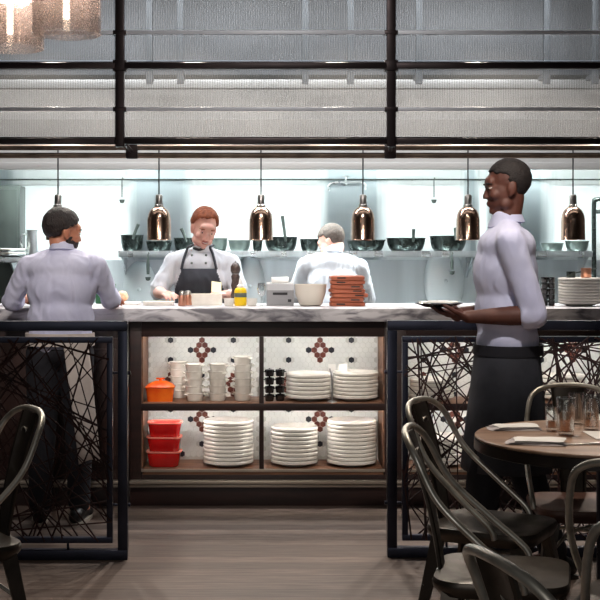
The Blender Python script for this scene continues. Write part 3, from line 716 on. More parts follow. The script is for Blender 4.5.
wg = MB().lathe([(0, 0), (.024, 0), (.006, .004), (.004, .05), (.02, .07), (.026, .10), (.021, .135), (.0195, .135), (.0245, .1), (.018, .073), (0, .06)], n=24).build('wine_glass', M['glass'], None, 60, on(261.5, 7.22)); tag(wg, 'clear stemmed glass beside the ticket printer', 'glass')
tp = thing('ticket_printer', on(280, 7.36), 0, 'grey ticket printer with white paper between bottle and bowl', 'printer')
b = MB(); b.prism([(-.07, 0), (-.07, .09), (-.045, .125), (.06, .135), (.06, 0)], .158, 'x'); b.build('printer_body', M['plastic_grey'], tp, 0)
MB().box((0, -.071, .07), (.085, .004, .014)).box((.055, -.072, .03), (.02, .004, .016)).build('slot', M['plastic_dark'], tp)
b = MB(); b.loft([[V((-.055, -.03 + i * .004 * math.sin(i), .128 + i * .008)) if 0 else V((-.05, -.02 + .006 * i * i * .2, .13 + i * .009)) for i in range(5)], [V((.05, -.02 + .006 * i * i * .2, .13 + i * .009)) for i in range(5)]], False, False, False)
pr = b.build('paper_slip', M['paper'], tp); md = pr.modifiers.new('th', 'SOLIDIFY'); md.thickness = .001
mbw = MB().lathe([(0, 0), (.055, 0), (.066, .006), (.088, .07), (.094, .125), (.09, .125), (.084, .072), (.062, .012), (0, .01)], n=40).build('mixing_bowl', M['china_warm'], None, 40, on(310.5, 7.3)); tag(mbw, 'round cream bowl on the worktop left of the wooden boards', 'bowl')
for i in range(7):
    w = (.205, .198, .21, .2, .19, .2, .195)[i]; k = 6 - i
    o = thing('wooden_board', (wx(347.5, 7.3) + random.uniform(-.008, .008), 7.3, ZT + i * .0252 + .0004), random.uniform(-.09, .09), f'reddish wooden serving board, {nth(k, 7)} of the stack in front of the cook', 'serving board', 'wooden boards stacked on the worktop')
    MB().loft([rrect(w * .96, .15, .02, 4, 0), rrect(w, .155, .022, 4, .006), rrect(w, .155, .022, 4, .019), rrect(w * .9, .13, .02, 4, .0245)]).build('board_body', M['board'], o)
    MB().box((w / 2 + .0005, 0, .012), (.005, .05, .01), .002).box((random.choice((-.04, .05)), -.0765, .011), (.05, .004, .009), .001).build('grip_inset', M['wood_dark'], o)
pm = thing('pepper_mill', on(235.5, 7.62), 0, 'tall dark turned pepper mill beside the ginger chef\'s arm', 'pepper mill')
MB().lathe([(0, 0), (.03, 0), (.032, .01), (.027, .03), (.03, .05), (.022, .085), (.028, .11), (.022, .14), (.027, .165), (.02, .18), (0, .18)], n=28).build('mill_body', M['mill'], pm)
MB().lathe([(0, .181), (.022, .181), (.03, .2), (.03, .225), (.018, .245), (.008, .25), (0, .262)], n=28).build('mill_head', M['mill'], pm)
for c, px in enumerate((544.5, 551.5)):
    for i in range(5):
        o = MB().lathe([(0, 0), (.016, 0), (.019, .004), (.0205, .032), (.0185, .032), (.0165, .006), (0, .005)], n=18).tube([(.018, 0, .028), (.027, 0, .022), (.025, 0, .01), (.017, 0, .008)], .0025, 6)
        o = o.build('espresso_cup', M['black_enamel'], None, 40, (wx(px, 7.3), 7.3, ZT + i * .0335)); o.rotation_euler.z = random.uniform(2, 5)
        tag(o, f'small black cup, {nth(4 - i, 5)} of the {("left", "right")[c]} column beside the tall plate stack', 'cup', 'black cups on the worktop')
for px, h, lab in ((571, .035, 'small steel pot on the tall plate stack, left one'), (586, .055, 'small copper pot on the tall plate stack, right one')):
    t = thing('sauce_pot', (wx(px, YP), YP, 1.11 + 9 * .0168 + .0125), .0, lab, 'pot', 'small pots on the plate stack')
    r = .026 if h < .04 else .03
    MB().lathe([(0, 0), (r * .9, 0), (r, .005), (r, h), (r + .003, h + .002), (r - .003, h + .001), (r * .85, .007), (0, .006)], n=24).build('pot_body', M['copper_small'] if h > .04 else M['pan'], t)
    MB().tube([(r * .9, 0, h * .8), (r + .03, -.01, h)], .004, 8).build('handle', M['dark_steel'], t)
pj = MB().lathe([(0, 0), (.03, 0), (.034, .006), (.04, .06), (.03, .11), (.034, .125), (.031, .125), (.027, .11), (.036, .06), (.03, .01), (0, .009)], n=28).tube([(-.03, 0, .11), (-.06, 0, .1), (-.06, 0, .05), (-.038, 0, .04)], .005, 8).build('cream_jug', M['china'], None, 50, on(616, 7.2)); tag(pj, 'white jug at the right edge beside the tall plate stack', 'jug')

# ------------------------------------------------------------------ lattice screens
def lattice_screen(x0, x1, Y, seed, label):
    t = thing('lattice_screen', ((x0 + x1) / 2, Y, 0), 0, label, 'screen', 'lattice screens before the pass')
    hw = (x1 - x0) / 2; zt = 1.10; bw = .045
    o = MB(); o.box((0, 0, zt - bw / 2), (2 * hw, .05, bw), .003).box((0, 0, bw / 2), (2 * hw, .05, bw), .003)
    for s in (-1, 1): o.box((s * (hw - bw / 2), 0, zt / 2), (bw, .05, zt - 2 * bw), .003)
    o.build('outer_frame', M['black_metal'], t)
    iw = hw - .07; za, zb = .076, 1.026; ib = .027
    o = MB(); o.box((0, 0, zb - ib / 2), (2 * iw, .03, ib), .002).box((0, 0, za + ib / 2), (2 * iw, .03, ib), .002)
    for s in (-1, 1): o.box((s * (iw - ib / 2), 0, (za + zb) / 2), (ib, .03, zb - za - 2 * ib), .002)
    o.build('inner_frame', M['black_metal'], t)
    for s in (-1, 1):
        for z in (.25, .86): MB().cyl((s * (iw - .002), 0, z), (s * (hw - bw + .002), 0, z), .006, n=10).cyl((s * (hw - .002), 0, z), (s * (hw + .012), 0, z), .009, n=10).build('standoff', M['black_metal'], t)
        MB().cyl((s * iw * .72, 0, bw - .002), (s * iw * .72, 0, za + .002), .006, n=10).build('standoff', M['black_metal'], t)
    rnd = random.Random(seed); b = MB(); xi = iw - ib; z0, z1 = za + ib, zb - ib
    def edge():
        k = rnd.random()
        if k < .36: return 't', (rnd.uniform(-xi, xi), zb - rnd.uniform(.0, .02))
        if k < .72: return 'b', (rnd.uniform(-xi, xi), za + rnd.uniform(.0, .02))
        return ('l', (-iw + rnd.uniform(0, .02), rnd.uniform(z0, z1))) if k < .86 else ('r', (iw - rnd.uniform(0, .02), rnd.uniform(z0, z1)))
    n = 0
    while n < 105:
        (s1, a), (s2, c) = edge(), edge()
        if s1 == s2 or abs(a[0] - c[0]) > 1.2 or math.hypot(a[0] - c[0], a[1] - c[1]) < .18: continue
        y0 = rnd.uniform(-.022, -.014) if n % 2 else rnd.uniform(.014, .022); r = rnd.uniform(.0028, .0052)
        b.cyl((a[0], y0, a[1]), (c[0], y0 + rnd.uniform(-.004, .004), c[1]), r, r * rnd.uniform(.7, 1.1), 6); n += 1
    b.build('rod_lattice', M['lattice'], t)
YSL, YSR = 5.79, 5.84
lattice_screen(wx(128, YSL) - 1.62, wx(128, YSL), YSL, 5, 'dark steel screen of crossed twig rods in front of the waiter with the apron')
lattice_screen(wx(387, YSR), wx(387, YSR) + 1.62, YSR, 11, 'dark steel screen of crossed twig rods behind the round table')

# ------------------------------------------------------------------ chairs
def make_chair(seat_m='chair_seat'):
    t = thing('metal_armchair', (0, 0, 0), 0, 'x', 'chair', 'gunmetal armchairs')
    half = [(0, -.29, .872), (.07, -.287, .868), (.13, -.271, .85), (.166, -.242, .806), (.190, -.176, .685), (.205, -.06, .575), (.207, .055, .478), (.204, .075, .435)]
    pts = [(-x, y, z) for x, y, z in reversed(half[1:])] + half
    MB().tube(spline(pts, 7), .0105, 12).build('arm_hoop', M['chair'], t)
    # splat: pressed sheet, rolled edges, punched oval
    b = MB(); rings = []
    N = 12
    for i in range(N + 1):
        v = i / N; z = .862 - v * .412; y = -.283 + .10 * v + .012 * math.sin(v * math.pi); w = .072 - .022 * v
        prof = [(-w, .004), (-w, -.004), (-w * .86, -.007), (-w * .7, .0), (-.012, .003), (.012, .003), (w * .7, .0), (w * .86, -.007), (w, -.004), (w, .004), (w * .86, .0), (w * .7, .006), (-w * .7, .006), (-w * .86, .0)]
        rings.append([V((u, y + d, z)) for u, d in prof])
    b.loft(rings); sp = b.build('back_splat', M['chair_seat'], t, 30)
    z = .80; y = -.268
    MB().tube([(.022 * math.cos(a * math.pi / 8), y + .011, z + .011 * math.sin(a * math.pi / 8)) for a in range(16)], .0028, 6, True).build('embossed_oval', M['chair'], sp)
    # seat: dished pan with rolled edge
    b = MB()
    def ring(dx, dy, z, cy=0.0): return [p + V((0, cy, 0)) for p in rrect(dx, dy, .085, 6, z)]
    b.loft([ring(.37, .37, .405), ring(.395, .395, .425), ring(.40, .40, .440), ring(.39, .39, .452), ring(.35, .35, .454), ring(.24, .24, .444), ring(.08, .08, .440)])
    b.build('seat', M[seat_m], t, 50)
    for sx in (-1, 1):
        for sy in (-1, 1):
            p0 = V((sx * .165, sy * .16, .425)); p1 = V((sx * .225, sy * .225, 0.012))
            b = MB(); rg = []
            for v in (0, .25, .5, .75, 1):
                c = p0.lerp(p1, v); w = .034 * (1 - v) + .015 * v; d = .006
                o1 = V((-sx * w, 0, 0)); o2 = V((0, -sy * w, 0)); e = V((sx * d, sy * d, 0))
                rg.append([c + o1 * 1.4 + V((0, sy * d, 0)), c + e, c + o2 * 1.4 + V((sx * d, 0, 0)), c + o2 * 1.4 - V((sx * d, 0, 0)), c + V((-sx * d, -sy * d, 0)) * 1.0, c + o1 * 1.4 - V((0, sy * d, 0))])
            b.loft(rg); lg = b.build('leg', M['chair_seat'], t, 30)
            MB().cyl(p1 + V((-sx * .004, -sy * .004, -.012)), p1 + V((-sx * .004, -sy * .004, .01)), .016, n=12).build('rubber_foot', M['rubber'], lg)
    for a, c in (((-1, -1), (1, 1)), ((-1, 1), (1, -1))):
        dz = .004 if a[1] < 0 else -.004
        MB().tube(spline([(a[0] * .192, a[1] * .19, .25 + dz), (a[0] * .09, a[1] * .09, .33 + dz), (0, 0, .345 + dz), (c[0] * .09, c[1] * .09, .33 + dz), (c[0] * .192, c[1] * .19, .25 + dz)], 5), .007, 8).build('brace', M['chair'], t)
    return t
ch = make_chair()
chb = make_chair('chair_brown')
D = math.radians
CH = [  # rail centre px, rail Y, facing (degrees, 0 = away from the camera, positive = turned to the left)
    (417, 4.61, -119, 'gunmetal armchair left of the round table, the farther of the two there', ch),
    (407, 3.86, -104, 'gunmetal armchair at the round table\'s near left, in front of its twin', None),
    (33, 4.34, 122, 'gunmetal armchair at the left edge facing out of the picture', None),
    (632, 3.20, -28, 'dark armchair with its back to the camera at the table\'s near side', None),
    (490, 2.20, -74, 'armchair hoop rising at the bottom edge, nearest the camera', None),
    (671, 2.50, -25, 'armchair hoop cut by the right edge at the bottom corner', None),
    (568, 5.13, 178, 'armchair with brown seat facing the camera behind the round table', chb),
]
for px, Yr, a, lab, o in CH:
    c = o or copy_tree(ch); d = V((-math.sin(D(a)), math.cos(D(a))))
    c.location = (wx(px, Yr) + .29 * d.x, Yr + .29 * d.y, 0); c.rotation_euler = (0, 0, D(a)); c['label'] = lab

# ------------------------------------------------------------------ table and what is on it
TY = 4.5; TX = wx(605, TY); TR = .462; TZ = .752
tb = thing('round_table', (TX, TY, 0), 0, 'round oak topped dining table with dark edge on the right', 'table')
b = MB(); b.lathe([(0, TZ - .012), (TR - .004, TZ - .012), (TR, TZ - .008), (TR, TZ - .003), (TR - .003, TZ), (0, TZ)], n=72); tt = b.build('table_top', M['table'], tb)
b = MB(); b.lathe([(TR - .03, TZ - .013), (TR + .002, TZ - .013), (TR + .003, TZ - .048), (TR - .004, TZ - .052), (TR - .03, TZ - .05), (TR - .03, TZ - .013)], n=72); b.build('edge_band', M['table_edge'], tb)
MB().lathe([(0, .03), (.034, .03), (.03, .06), (.03, .66), (.06, .70), (.14, .72), (.14, .738), (0, .738)], n=32).build('pedestal', M['black_metal'], tb)
MB().lathe([(0, 0), (.10, 0), (.10, .012), (.05, .035), (0, .035)], n=40).build('base', M['black_metal'], tb)
def tabpt(px, py): 
    Y = F * (CZ - TZ) / (py - HY); return V((wx(px, Y), Y, TZ + .0006))
def napkin(p, rz, label, w=.2, d=.15):
    t = thing('folded_napkin', p, rz, label, 'napkin', 'napkins on the round table')
    for i in range(3):
        b = MB(); nx, ny = 14, 8; W_ = w * (1 - .07 * i); D_ = d * (1 - .1 * i); z0 = .001 + i * .0058
        def P(u, v, up):
            x = (u - .5) * W_ * (1 + .05 * math.sin(v * 5 + i * 2)); y = (v - .5) * D_ * (1 + .07 * math.sin(u * 4 + i * 1.7)) + .012 * (u - .5) * (i - 1)
            e = max(0, 1 - (2 * u - 1) ** 8) * max(.0, 1 - (2 * v - 1) ** 6)
            z = z0 + up * .0048 * e + .0016 * e * math.sin(u * 8 + v * 5 + i * 2) * up + .0006
            return V((x + .006 * i, y - .003 * i, z))
        rings = [[P(u / nx, v / ny, 1) for v in range(ny + 1)] + [P(u / nx, v / ny, 0) for v in range(ny, -1, -1)] for u in range(nx + 1)]
        b.loft(rings); b.build('fold', M['linen'] if i < 2 else M['paper'], t, 60)
    return t
napkin(tabpt(513, 429), .05, 'folded napkin at the far left of the round table', .19, .12)
napkin(tabpt(536, 443), -.25, 'folded napkin at the round table\'s near side, closer to the camera', .2, .13)
def tumbler(p, h, r, fill, label):
    t = thing('tumbler', p, 0, label, 'glass', 'glasses on the round table')
    MB().lathe([(0, 0), (r * .8, 0), (r * .84, .004), (r, h), (r - .0025, h), (r * .8 - .0015, .012), (0, .01)], n=32).build('glass_body', M['glass'], t, 60)
    if fill:
        q = r * .8 - .003 + (r * .2) * fill
        MB().lathe([(0, .0115), (r * .79 - .003, .0125), (q - .001, h * fill), (0, h * fill)], n=28).build('drink', M['water'], t, 60)
tumbler(tabpt(566, 435), .135, .034, .62, 'tall tumbler of amber drink nearest the napkins on the table')
tumbler(tabpt(552, 431), .09, .026, .4, 'short tumbler just left of the tall amber one')
tumbler(tabpt(591, 430), .13, .033, .5, 'tall tumbler at the right edge of the picture')
tumbler(tabpt(576, 424), .12, .03, 0, 'empty tumbler behind the tall amber one')
kn = thing('table_knife', tabpt(589, 445), .12, 'shiny steel table knife lying beside the near napkin', 'knife')
MB().box((-.045, 0, .003), (.09, .014, .003), .001).build('blade', M['chrome'], kn)
MB().box((.045, 0, .004), (.09, .011, .007), .003).build('handle', M['chrome'], kn)
mn = MB().box((0, 0, .002), (.15, .2, .003), .0005).build('menu_card', M['paper'], None, 0, tabpt(610, 436)); tag(mn, 'white menu card lying on the table at the right edge', 'menu')

# ------------------------------------------------------------------ glass pendants
def pendant(px, py, Y, wpx, label, rod):
    r = wpx * Y / F / 2; z0 = wz(py, Y); x = wx(px, Y); h = .42
    t = thing('pendant_lamp', (x, Y, z0), 0, label, 'pendant lamp', 'seeded glass pendant lamps')
    MB().lathe([(r - .004, 0), (r, .002), (r, h), (.05, h + .03), (.05, h + .026), (r - .005, h - .004), (r - .004, 0)], n=48).build('outer_shade', M['seeded'], t, 60)
    ri = r * .68
    MB().lathe([(ri - .003, .035), (ri, .036), (ri, h - .04), (ri - .003, h - .04), (ri - .003, .035)], n=40).build('inner_shade', M['inner_glass'], t, 60)
    MB().cyl((0, 0, .05), (0, 0, h - .06), .011, n=12).build('filament_tube', M['filament'], t)
    MB().cyl((0, 0, h - .06), (0, 0, h + .06), .03, n=20).build('socket', M['bronze'], t)
    MB().cyl((0, 0, h + .06), (0, 0, ZC - z0), .005, n=8).build('cable', M['cord'], t)
    L = bpy.data.lights.new('pendant_glow', 'POINT'); L.energy = 4.5; L.color = (1, .93, .88); L.shadow_soft_size = .03
    lo = bpy.data.objects.new('pendant_glow', L); COL.objects.link(lo); lo.parent = t; lo.location = (0, .05, .2)
pendant(66.5, 35, 4.0, 69, 'seeded glass cylinder pendant lamp, whole one at the top left', 0)
pendant(10, 49, 4.3, 68, 'seeded glass cylinder pendant lamp cut by the left edge', 0)

# ------------------------------------------------------------------ people
def evaluated(o):
    dg = bpy.context.evaluated_depsgraph_get(); ev = o.evaluated_get(dg)
    return bpy.data.meshes.new_from_object(ev, depsgraph=dg)
def fuse(mb, name, m, parent, voxel=.008, it=4, fac=.5, wrinkle=0.0, wscale=(9, 9, 5), post=None):
    """union of overlapping volumes as one continuous smooth surface"""
    me = bpy.data.meshes.new(name); bmesh.ops.recalc_face_normals(mb.b, faces=mb.b.faces); mb.b.to_mesh(me); mb.b.free()
    o = bpy.data.objects.new(name + '_tmp', me); COL.objects.link(o)
    r = o.modifiers.new('r', 'REMESH'); r.mode = 'VOXEL'; r.voxel_size = voxel; r.use_smooth_shade = True
    s = o.modifiers.new('s', 'SMOOTH'); s.factor = fac; s.iterations = it
    bpy.context.view_layer.update()
    nm = evaluated(o); bpy.data.objects.remove(o); bpy.data.meshes.remove(me)
    nm.name = name; nm.materials.clear()
    for x in (m if isinstance(m, (list, tuple)) else [m]): nm.materials.append(x)
    if wrinkle:
        for v in nm.vertices:
            q = V((v.co.x * wscale[0], v.co.y * wscale[1], v.co.z * wscale[2]))
            n = noise.noise(q + V((noise.noise(q * .7) * 1.5, 0, noise.noise(q * .6 + V((9, 3, 1)))))) 
            n = (1 - abs(n) * 2.2)
            v.co += v.normal * (n * wrinkle)
    for p in nm.polygons: p.use_smooth = True
    if post: post(nm)
    ob = bpy.data.objects.new(name, nm); COL.objects.link(ob); ob.parent = parent
    return ob
R3 = lambda rx, ry, rz: (Matrix.Rotation(rz, 4, 'Z') @ Matrix.Rotation(rx, 4, 'X') @ Matrix.Rotation(ry, 4, 'Y'))

def hand(b, w, fd, pn, side, curl, k=1.0):
    """palm + five fingers; fd finger direction, pn palm normal (fingers curl towards it), side = +1 if the thumb lies along fd x pn"""
    fd = V(fd).normalized(); pn = V(pn); pn = (pn - fd * pn.dot(fd)).normalized(); lat = fd.cross(pn).normalized() * side
    w = V(w)
    for i, (off, ln) in enumerate(((.030, .070), (.010, .078), (-.010, .072), (-.028, .056))):
        base = w + fd * (.088 - abs(off - .01) * .18) * k + lat * off * k
        b.cone(w + lat * off * .55 * k + fd * .01, .0145 * k, base, .0118 * k, 10)
        d = fd + lat * off * 1.6; d.normalize(); p = base; a = 0
        for s, (fr, rr) in enumerate(((.45, .0092), (.31, .0082), (.24, .0072))):
            a += curl * (.55, .8, .6)[s] * (1 + .08 * i)
            dd = (d * math.cos(a) + pn * math.sin(a)).normalized(); q = p + dd * ln * fr * k
            b.cone(p, rr * k * 1.02, q, rr * k * .94, 10); p = q
    b.ell(w + fd * .045 * k + pn * .004, .03 * k, n=10)
    t0 = w + fd * .022 * k + lat * .024 * k; t1 = t0 + (fd * .55 + lat * .7 + pn * .35).normalized() * .042 * k; t2 = t1 + (fd * .85 + lat * .22 + pn * .4).normalized() * .034 * k; t3 = t2 + (fd * .9 + pn * .35).normalized() * .024 * k
    b.cone(w + lat * .012 * k, .016 * k, t0, .0145 * k, 10); b.cone(t0, .0145 * k, t1, .0105 * k, 10); b.cone(t1, .0105 * k, t2, .0095 * k, 10); b.cone(t2, .0095 * k, t3, .008 * k, 10)

def head(b, Mh, k=1.0, smile=0.0):
    T = lambda x, y, z: Mh @ V((x * k, y * k, z * k)); R = Mh.to_3x3().to_4x4()
    E = lambda c, r: b.ell(T(*c), tuple(q * k for q in r), R, 18)
    E((0, -.018, .035), (.076, .095, .088)); E((0, .012, -.02), (.066, .078, .085)); E((0, .038, -.062), (.05, .052, .048))
    E((0, .073, -.098), (.02, .017, .017)); E((0, .072, .028), (.05, .022, .03)); E((0, .083, .012), (.043, .012, .009))
    for s in (-1, 1):
        E((s * .038, .062, -.03), (.024, .026, .024)); E((s * .05, .02, -.075), (.018, .03, .026))
        E((s * .076, -.008, -.012), (.009, .02, .031)); E((s * .08, -.016, -.004), (.006, .015, .022)); E((s * .074, .0, -.035), (.008, .01, .013))
        E((s * .031, .078, .0), (.014, .01, .007)); E((s * .011, .099, -.036), (.009, .01, .008))
    b.cone(T(0, .084, .006), .008 * k, T(0, .101, -.031), .0105 * k, 12)
    E((0, .088, -.0605), (.022 + smile * .006, .010, .0052)); E((0, .087, -.0715), (.019 + smile * .004, .010, .0062))
def face_parts(root, Mh, k, hairm, lidm, look=-.15, brow=True, drop=.0):
    T = lambda x, y, z: Mh @ V((x * k, y * k, z * k)); R = Mh.to_3x3().to_4x4()
    for s in (-1, 1):
        e = MB().ell(T(s * .031, .0775, .004), (.0125 * k, .0105 * k, .0085 * k), R, 16).build('eye', M['eye'], root)
        MB().ell(T(s * .031, .0865, .0025 + look * .02), (.0052 * k, .003 * k, .0056 * k), R, 12).build('iris', M['iris'], e)
        MB().ell(T(s * .031, .0775, .0085 - drop), (.0138 * k, .0118 * k, .0085 * k), R, 16).build('eyelid', lidm, e)
        if brow: MB().tube([T(s * (.032 + .019 * u), .0925 - .013 * u * u - (.006 if u > .5 else 0), .0235 - .004 * u * u) for u in (-1, -.5, 0, .5, 1)], [.0022 * k, .0036 * k, .004 * k, .0034 * k, .002 * k], 8).build('eyebrow', hairm, root)
def hair(root, name, Mh, k, m, pred, r=(.013, .020), grow=.004, n=420, seed=1, voxel=.006, base=((0, -.018, .035), (.076, .095, .088)), it=3):
    rnd = random.Random(seed); b = MB(); c = V(base[0]); rr = V(base[1])
    for i in range(n):
        z = 1 - 2 * (i + .5) / n; a = i * 2.399963; q = math.sqrt(1 - z * z); d = V((q * math.cos(a), q * math.sin(a), z))
        p = c + V((d.x * rr.x, d.y * rr.y, d.z * rr.z))
        if not pred(p): continue
        g = rnd.uniform(*r)
        b.ell(Mh @ ((p + d * grow) * k), g * k, n=8)
    return fuse(b, name, m, root, voxel, it)

def build_person(nm, loc, rz, label, S):
    """S: dict with joints in the person's own frame (y = forward, x = his right-hand side when seen from behind)"""
    t = thing('person', loc, rz, label, 'person')
    k = S['k']; Up = S['up']; Mh = S['head']
    U = lambda x, y, z: Up @ V((x * k, y * k, z * k)); RU = Up.to_3x3().to_4x4()
    b = MB()
    head(b, Mh, S.get('hk', 1.0), S.get('smile', 0))
    nb = U(0, -.005, 1.47); hk = S.get('hk', 1.0)
    b.cone(Mh @ V((0, -.022 * hk, -.05 * hk)), .052 * hk, nb, .058 * k, 16)
    for c, r in (((0, 0, .97), (.145, .095, .12)), ((0, 0, 1.12), (.125, .085, .14)), ((0, 0, 1.30), (.15, .095, .16)), ((0, -.005, 1.40), (.155, .085, .085))):
        b.ell(U(*c), tuple(q * k for q in r), RU, 18)
    lips = [Mh @ V((x, .0955, z)) * 1 for x in (-.016, -.008, 0, .008, .016) for z in (-.0605, -.071)]
    for s, A in S['arms'].items():
        sh, el, wr = A['sh'], A['el'], A['wr']
        b.cone(nb, .05 * k, sh, .045 * k); b.cone(sh, .048 * k, el, .037 * k); b.cone(el, .040 * k, el.lerp(wr, .35), .040 * k); b.cone(el.lerp(wr, .35), .040 * k, wr, .0255 * k)
        hand(b, wr, A['fd'], A['pn'], A['ts'], A['curl'], k * .98)
    for s, L in S['legs'].items():
        b.cone(L['hip'], .075 * k, L['knee'], .05 * k); b.cone(L['knee'], .05 * k, L['ankle'], .036 * k); b.cone(L['ankle'], .034 * k, L['ankle'] + (L['toe'] - L['ankle']) * .7, .028 * k)
    def paint(me):
        if S.get('lip') is None: return
        for p in me.polygons:
            c = p.center
            if any((c - l).length < .0085 for l in lips): p.material_index = 1
    fuse(b, 'body', [S['skin'], S.get('lip') or S['skin']], t, .0056, 3, .5, post=paint)
    # shirt
    b = MB()
    for c, r in S.get('torso', (((0, 0, 1.0), (.178, .122, .12)), ((0, 0, 1.12), (.176, .122, .16)), ((0, 0, 1.28), (.184, .124, .17)), ((0, -.008, 1.39), (.188, .112, .095)))):
        b.ell(U(*c), tuple(q * k for q in r), RU, 20)
    for s, A in S['arms'].items():
        sh, el, wr = A['sh'], A['el'], A['wr']
        b.cone(U(0, -.012, 1.462), .056 * k, sh, .06 * k); b.cone(sh, .060 * k, el, .051 * k)
        f = A['sleeve']
        if f > 0:
            e = el.lerp(wr, f); b.cone(el, .053 * k, e, .047 * k)
            d = (wr - el).normalized(); b.cyl(e - d * .03, e + d * .035, .054 * k, .055 * k, 20)
        elif f < 0:
            e = sh.lerp(el, 1 + f); b.cyl(sh.lerp(el, .5), e, .06 * k, .063 * k, 20)
    b.cone(U(0, -.008, 1.455), .068 * k, U(0, -.006, 1.497), .06 * k, 20)
    sh_o = fuse(b, S['top_name'], S['top'], t, .008, 22, .5, S.get('wr', .004), (19, 19, 8))
    # collar
    cr = []
    for rr_, dz in ((.060, -.022), (.059, .012), (.063, .014), (.074, -.016), (.070, -.018), (.060, -.022)):
        cr.append([U(rr_ * math.cos(a), -.010 + rr_ * 1.06 * math.sin(a), 1.497 + dz + (.012 if math.sin(a) < -.2 else -.006 * math.sin(a))) for a in [i * math.pi / 12 for i in range(24)]])
    b = MB(); b.loft(cr, False, False); b.build('collar', S['top'], sh_o, 50)
    # trousers
    b = MB(); b.ell(U(0, 0, .95), (.166 * k, .112 * k, .10 * k), RU, 20)
    for s, L in S['legs'].items():
        b.cone(L['hip'], .098 * k, L['knee'], .074 * k, 18); b.cone(L['knee'], .074 * k, L['ankle'] + V((0, 0, .02)), .058 * k, 18)
    fuse(b, 'trousers', M['trouser'], t, .01, 3, .5, .004)
    for s, L in S['legs'].items():
        a, to = L['ankle'], L['toe']; d = (to - a); d.z = 0; d.normalize(); h0 = V((a.x, a.y, 0)) - d * .07
        b = MB(); b.cone(h0 + V((0, 0, .045)), .036, a + V((0, 0, -.01)), .04); b.cone(h0 + d * .02 + V((0, 0, .04)), .036, h0 + d * .22 + V((0, 0, .036)), .03); b.ell(h0 + d * .2 + V((0, 0, .034)), (.044, .044, .026))
        so = fuse(b, 'shoe', M['leather'], t, .008, 3)
        lat = V((-d.y, d.x, 0)); ring = [h0 + d * (.115 + .155 * math.cos(q * math.pi / 12)) + lat * (.043 * math.sin(q * math.pi / 12)) for q in range(24)]
        MB().loft([[p for p in ring], [p + V((0, 0, .016)) for p in ring]]).build('sole', S.get('sole', M['leather']), so)
    return t, sh_o

def drape(root, src, name, m, pred, x0, x1, z0, z1, step=.006, off=.010, front=1, extra=None, thick=.004):
    """cloth sheet laid over the front (front=1) or back of SRC, falling straight below it"""
    bv = BVHTree.FromPolygons([v.co for v in src.data.vertices], [tuple(p.vertices) for p in src.data.polygons])
    if extra:
        vs, ps = [], []
        for o in [src] + extra:
            k0 = len(vs); vs += [v.co.copy() for v in o.data.vertices]; ps += [tuple(i + k0 for i in p.vertices) for p in o.data.polygons]
        bv = BVHTree.FromPolygons(vs, ps)
    b = bmesh.new(); G = {}
    nx = int((x1 - x0) / step); nz = int((z1 - z0) / step)
    for i in range(nx + 1):
        last = None
        for j in range(nz, -1, -1):
            x = x0 + i * step; z = z0 + j * step
            if not pred(x, z): continue
            h = bv.ray_cast(V((x, front * 1.5, z)), V((0, -front, 0)))
            y = h[0].y if h[0] is not None else last
            if y is None: continue
            if last is not None: y = max(y, last - .004) if front > 0 else min(y, last + .004)
            last = y
            G[i, j] = (x, y, z)
    H = {}
    for (i, j), (x, y, z) in G.items():
        nb_ = [G[q][1] for q in ((i - 1, j), (i + 1, j), (i, j - 1), (i, j + 1), (i, j)) if q in G]
        H[i, j] = b.verts.new((x, sum(nb_) / len(nb_) + front * off, z))
    for (i, j) in G:
        q = [(i, j), (i + 1, j), (i + 1, j + 1), (i, j + 1)]
        if all(p in H for p in q): b.faces.new([H[p] for p in q])
    me = bpy.data.meshes.new(name); b.to_mesh(me); b.free(); me.materials.append(m); me.shade_smooth()
    o = bpy.data.objects.new(name, me); COL.objects.link(o); o.parent = root
    md = o.modifiers.new('thickness', 'SOLIDIFY'); md.thickness = thick; md.offset = 0
    return o
def strap(root, pts, name, m, r=.007, flat=.35):
    b = MB(); b.tube(spline(pts, 6), r, 8); return b.build(name, m, root)
def legs(k, spread=.09, fwd=(0, 0), toe_out=.03):
    out = {}
    for s, n, f in ((-1, 'l', fwd[0]), (1, 'r', fwd[1])):
        out[n] = dict(hip=V((s * .085 * k, 0, .90 * k)), knee=V((s * spread * k, .02 + f * .5, .49 * k)), ankle=V((s * (spread + .005) * k, -.02 + f, .085)), toe=V((s * (spread + toe_out) * k, .16 + f, .03)))
    return out
def lean(pitch, roll=0.0, yaw=0.0, pz=.93, shift=(0, 0, 0)):
    return Matrix.Translation(V((0, 0, pz)) + V(shift)) @ Matrix.Rotation(yaw, 4, 'Z') @ Matrix.Rotation(roll, 4, 'Y') @ Matrix.Rotation(-pitch, 4, 'X') @ Matrix.Translation(V((0, 0, -pz)))
def headm(Up, k, yaw, pitch, roll=0.0, z=1.655, y=.02):
    p = Up @ V((0, y * k, z * k))
    return Matrix.Translation(p) @ Matrix.Rotation(yaw, 4, 'Z') @ Matrix.Rotation(-pitch, 4, 'X') @ Matrix.Rotation(roll, 4, 'Y')

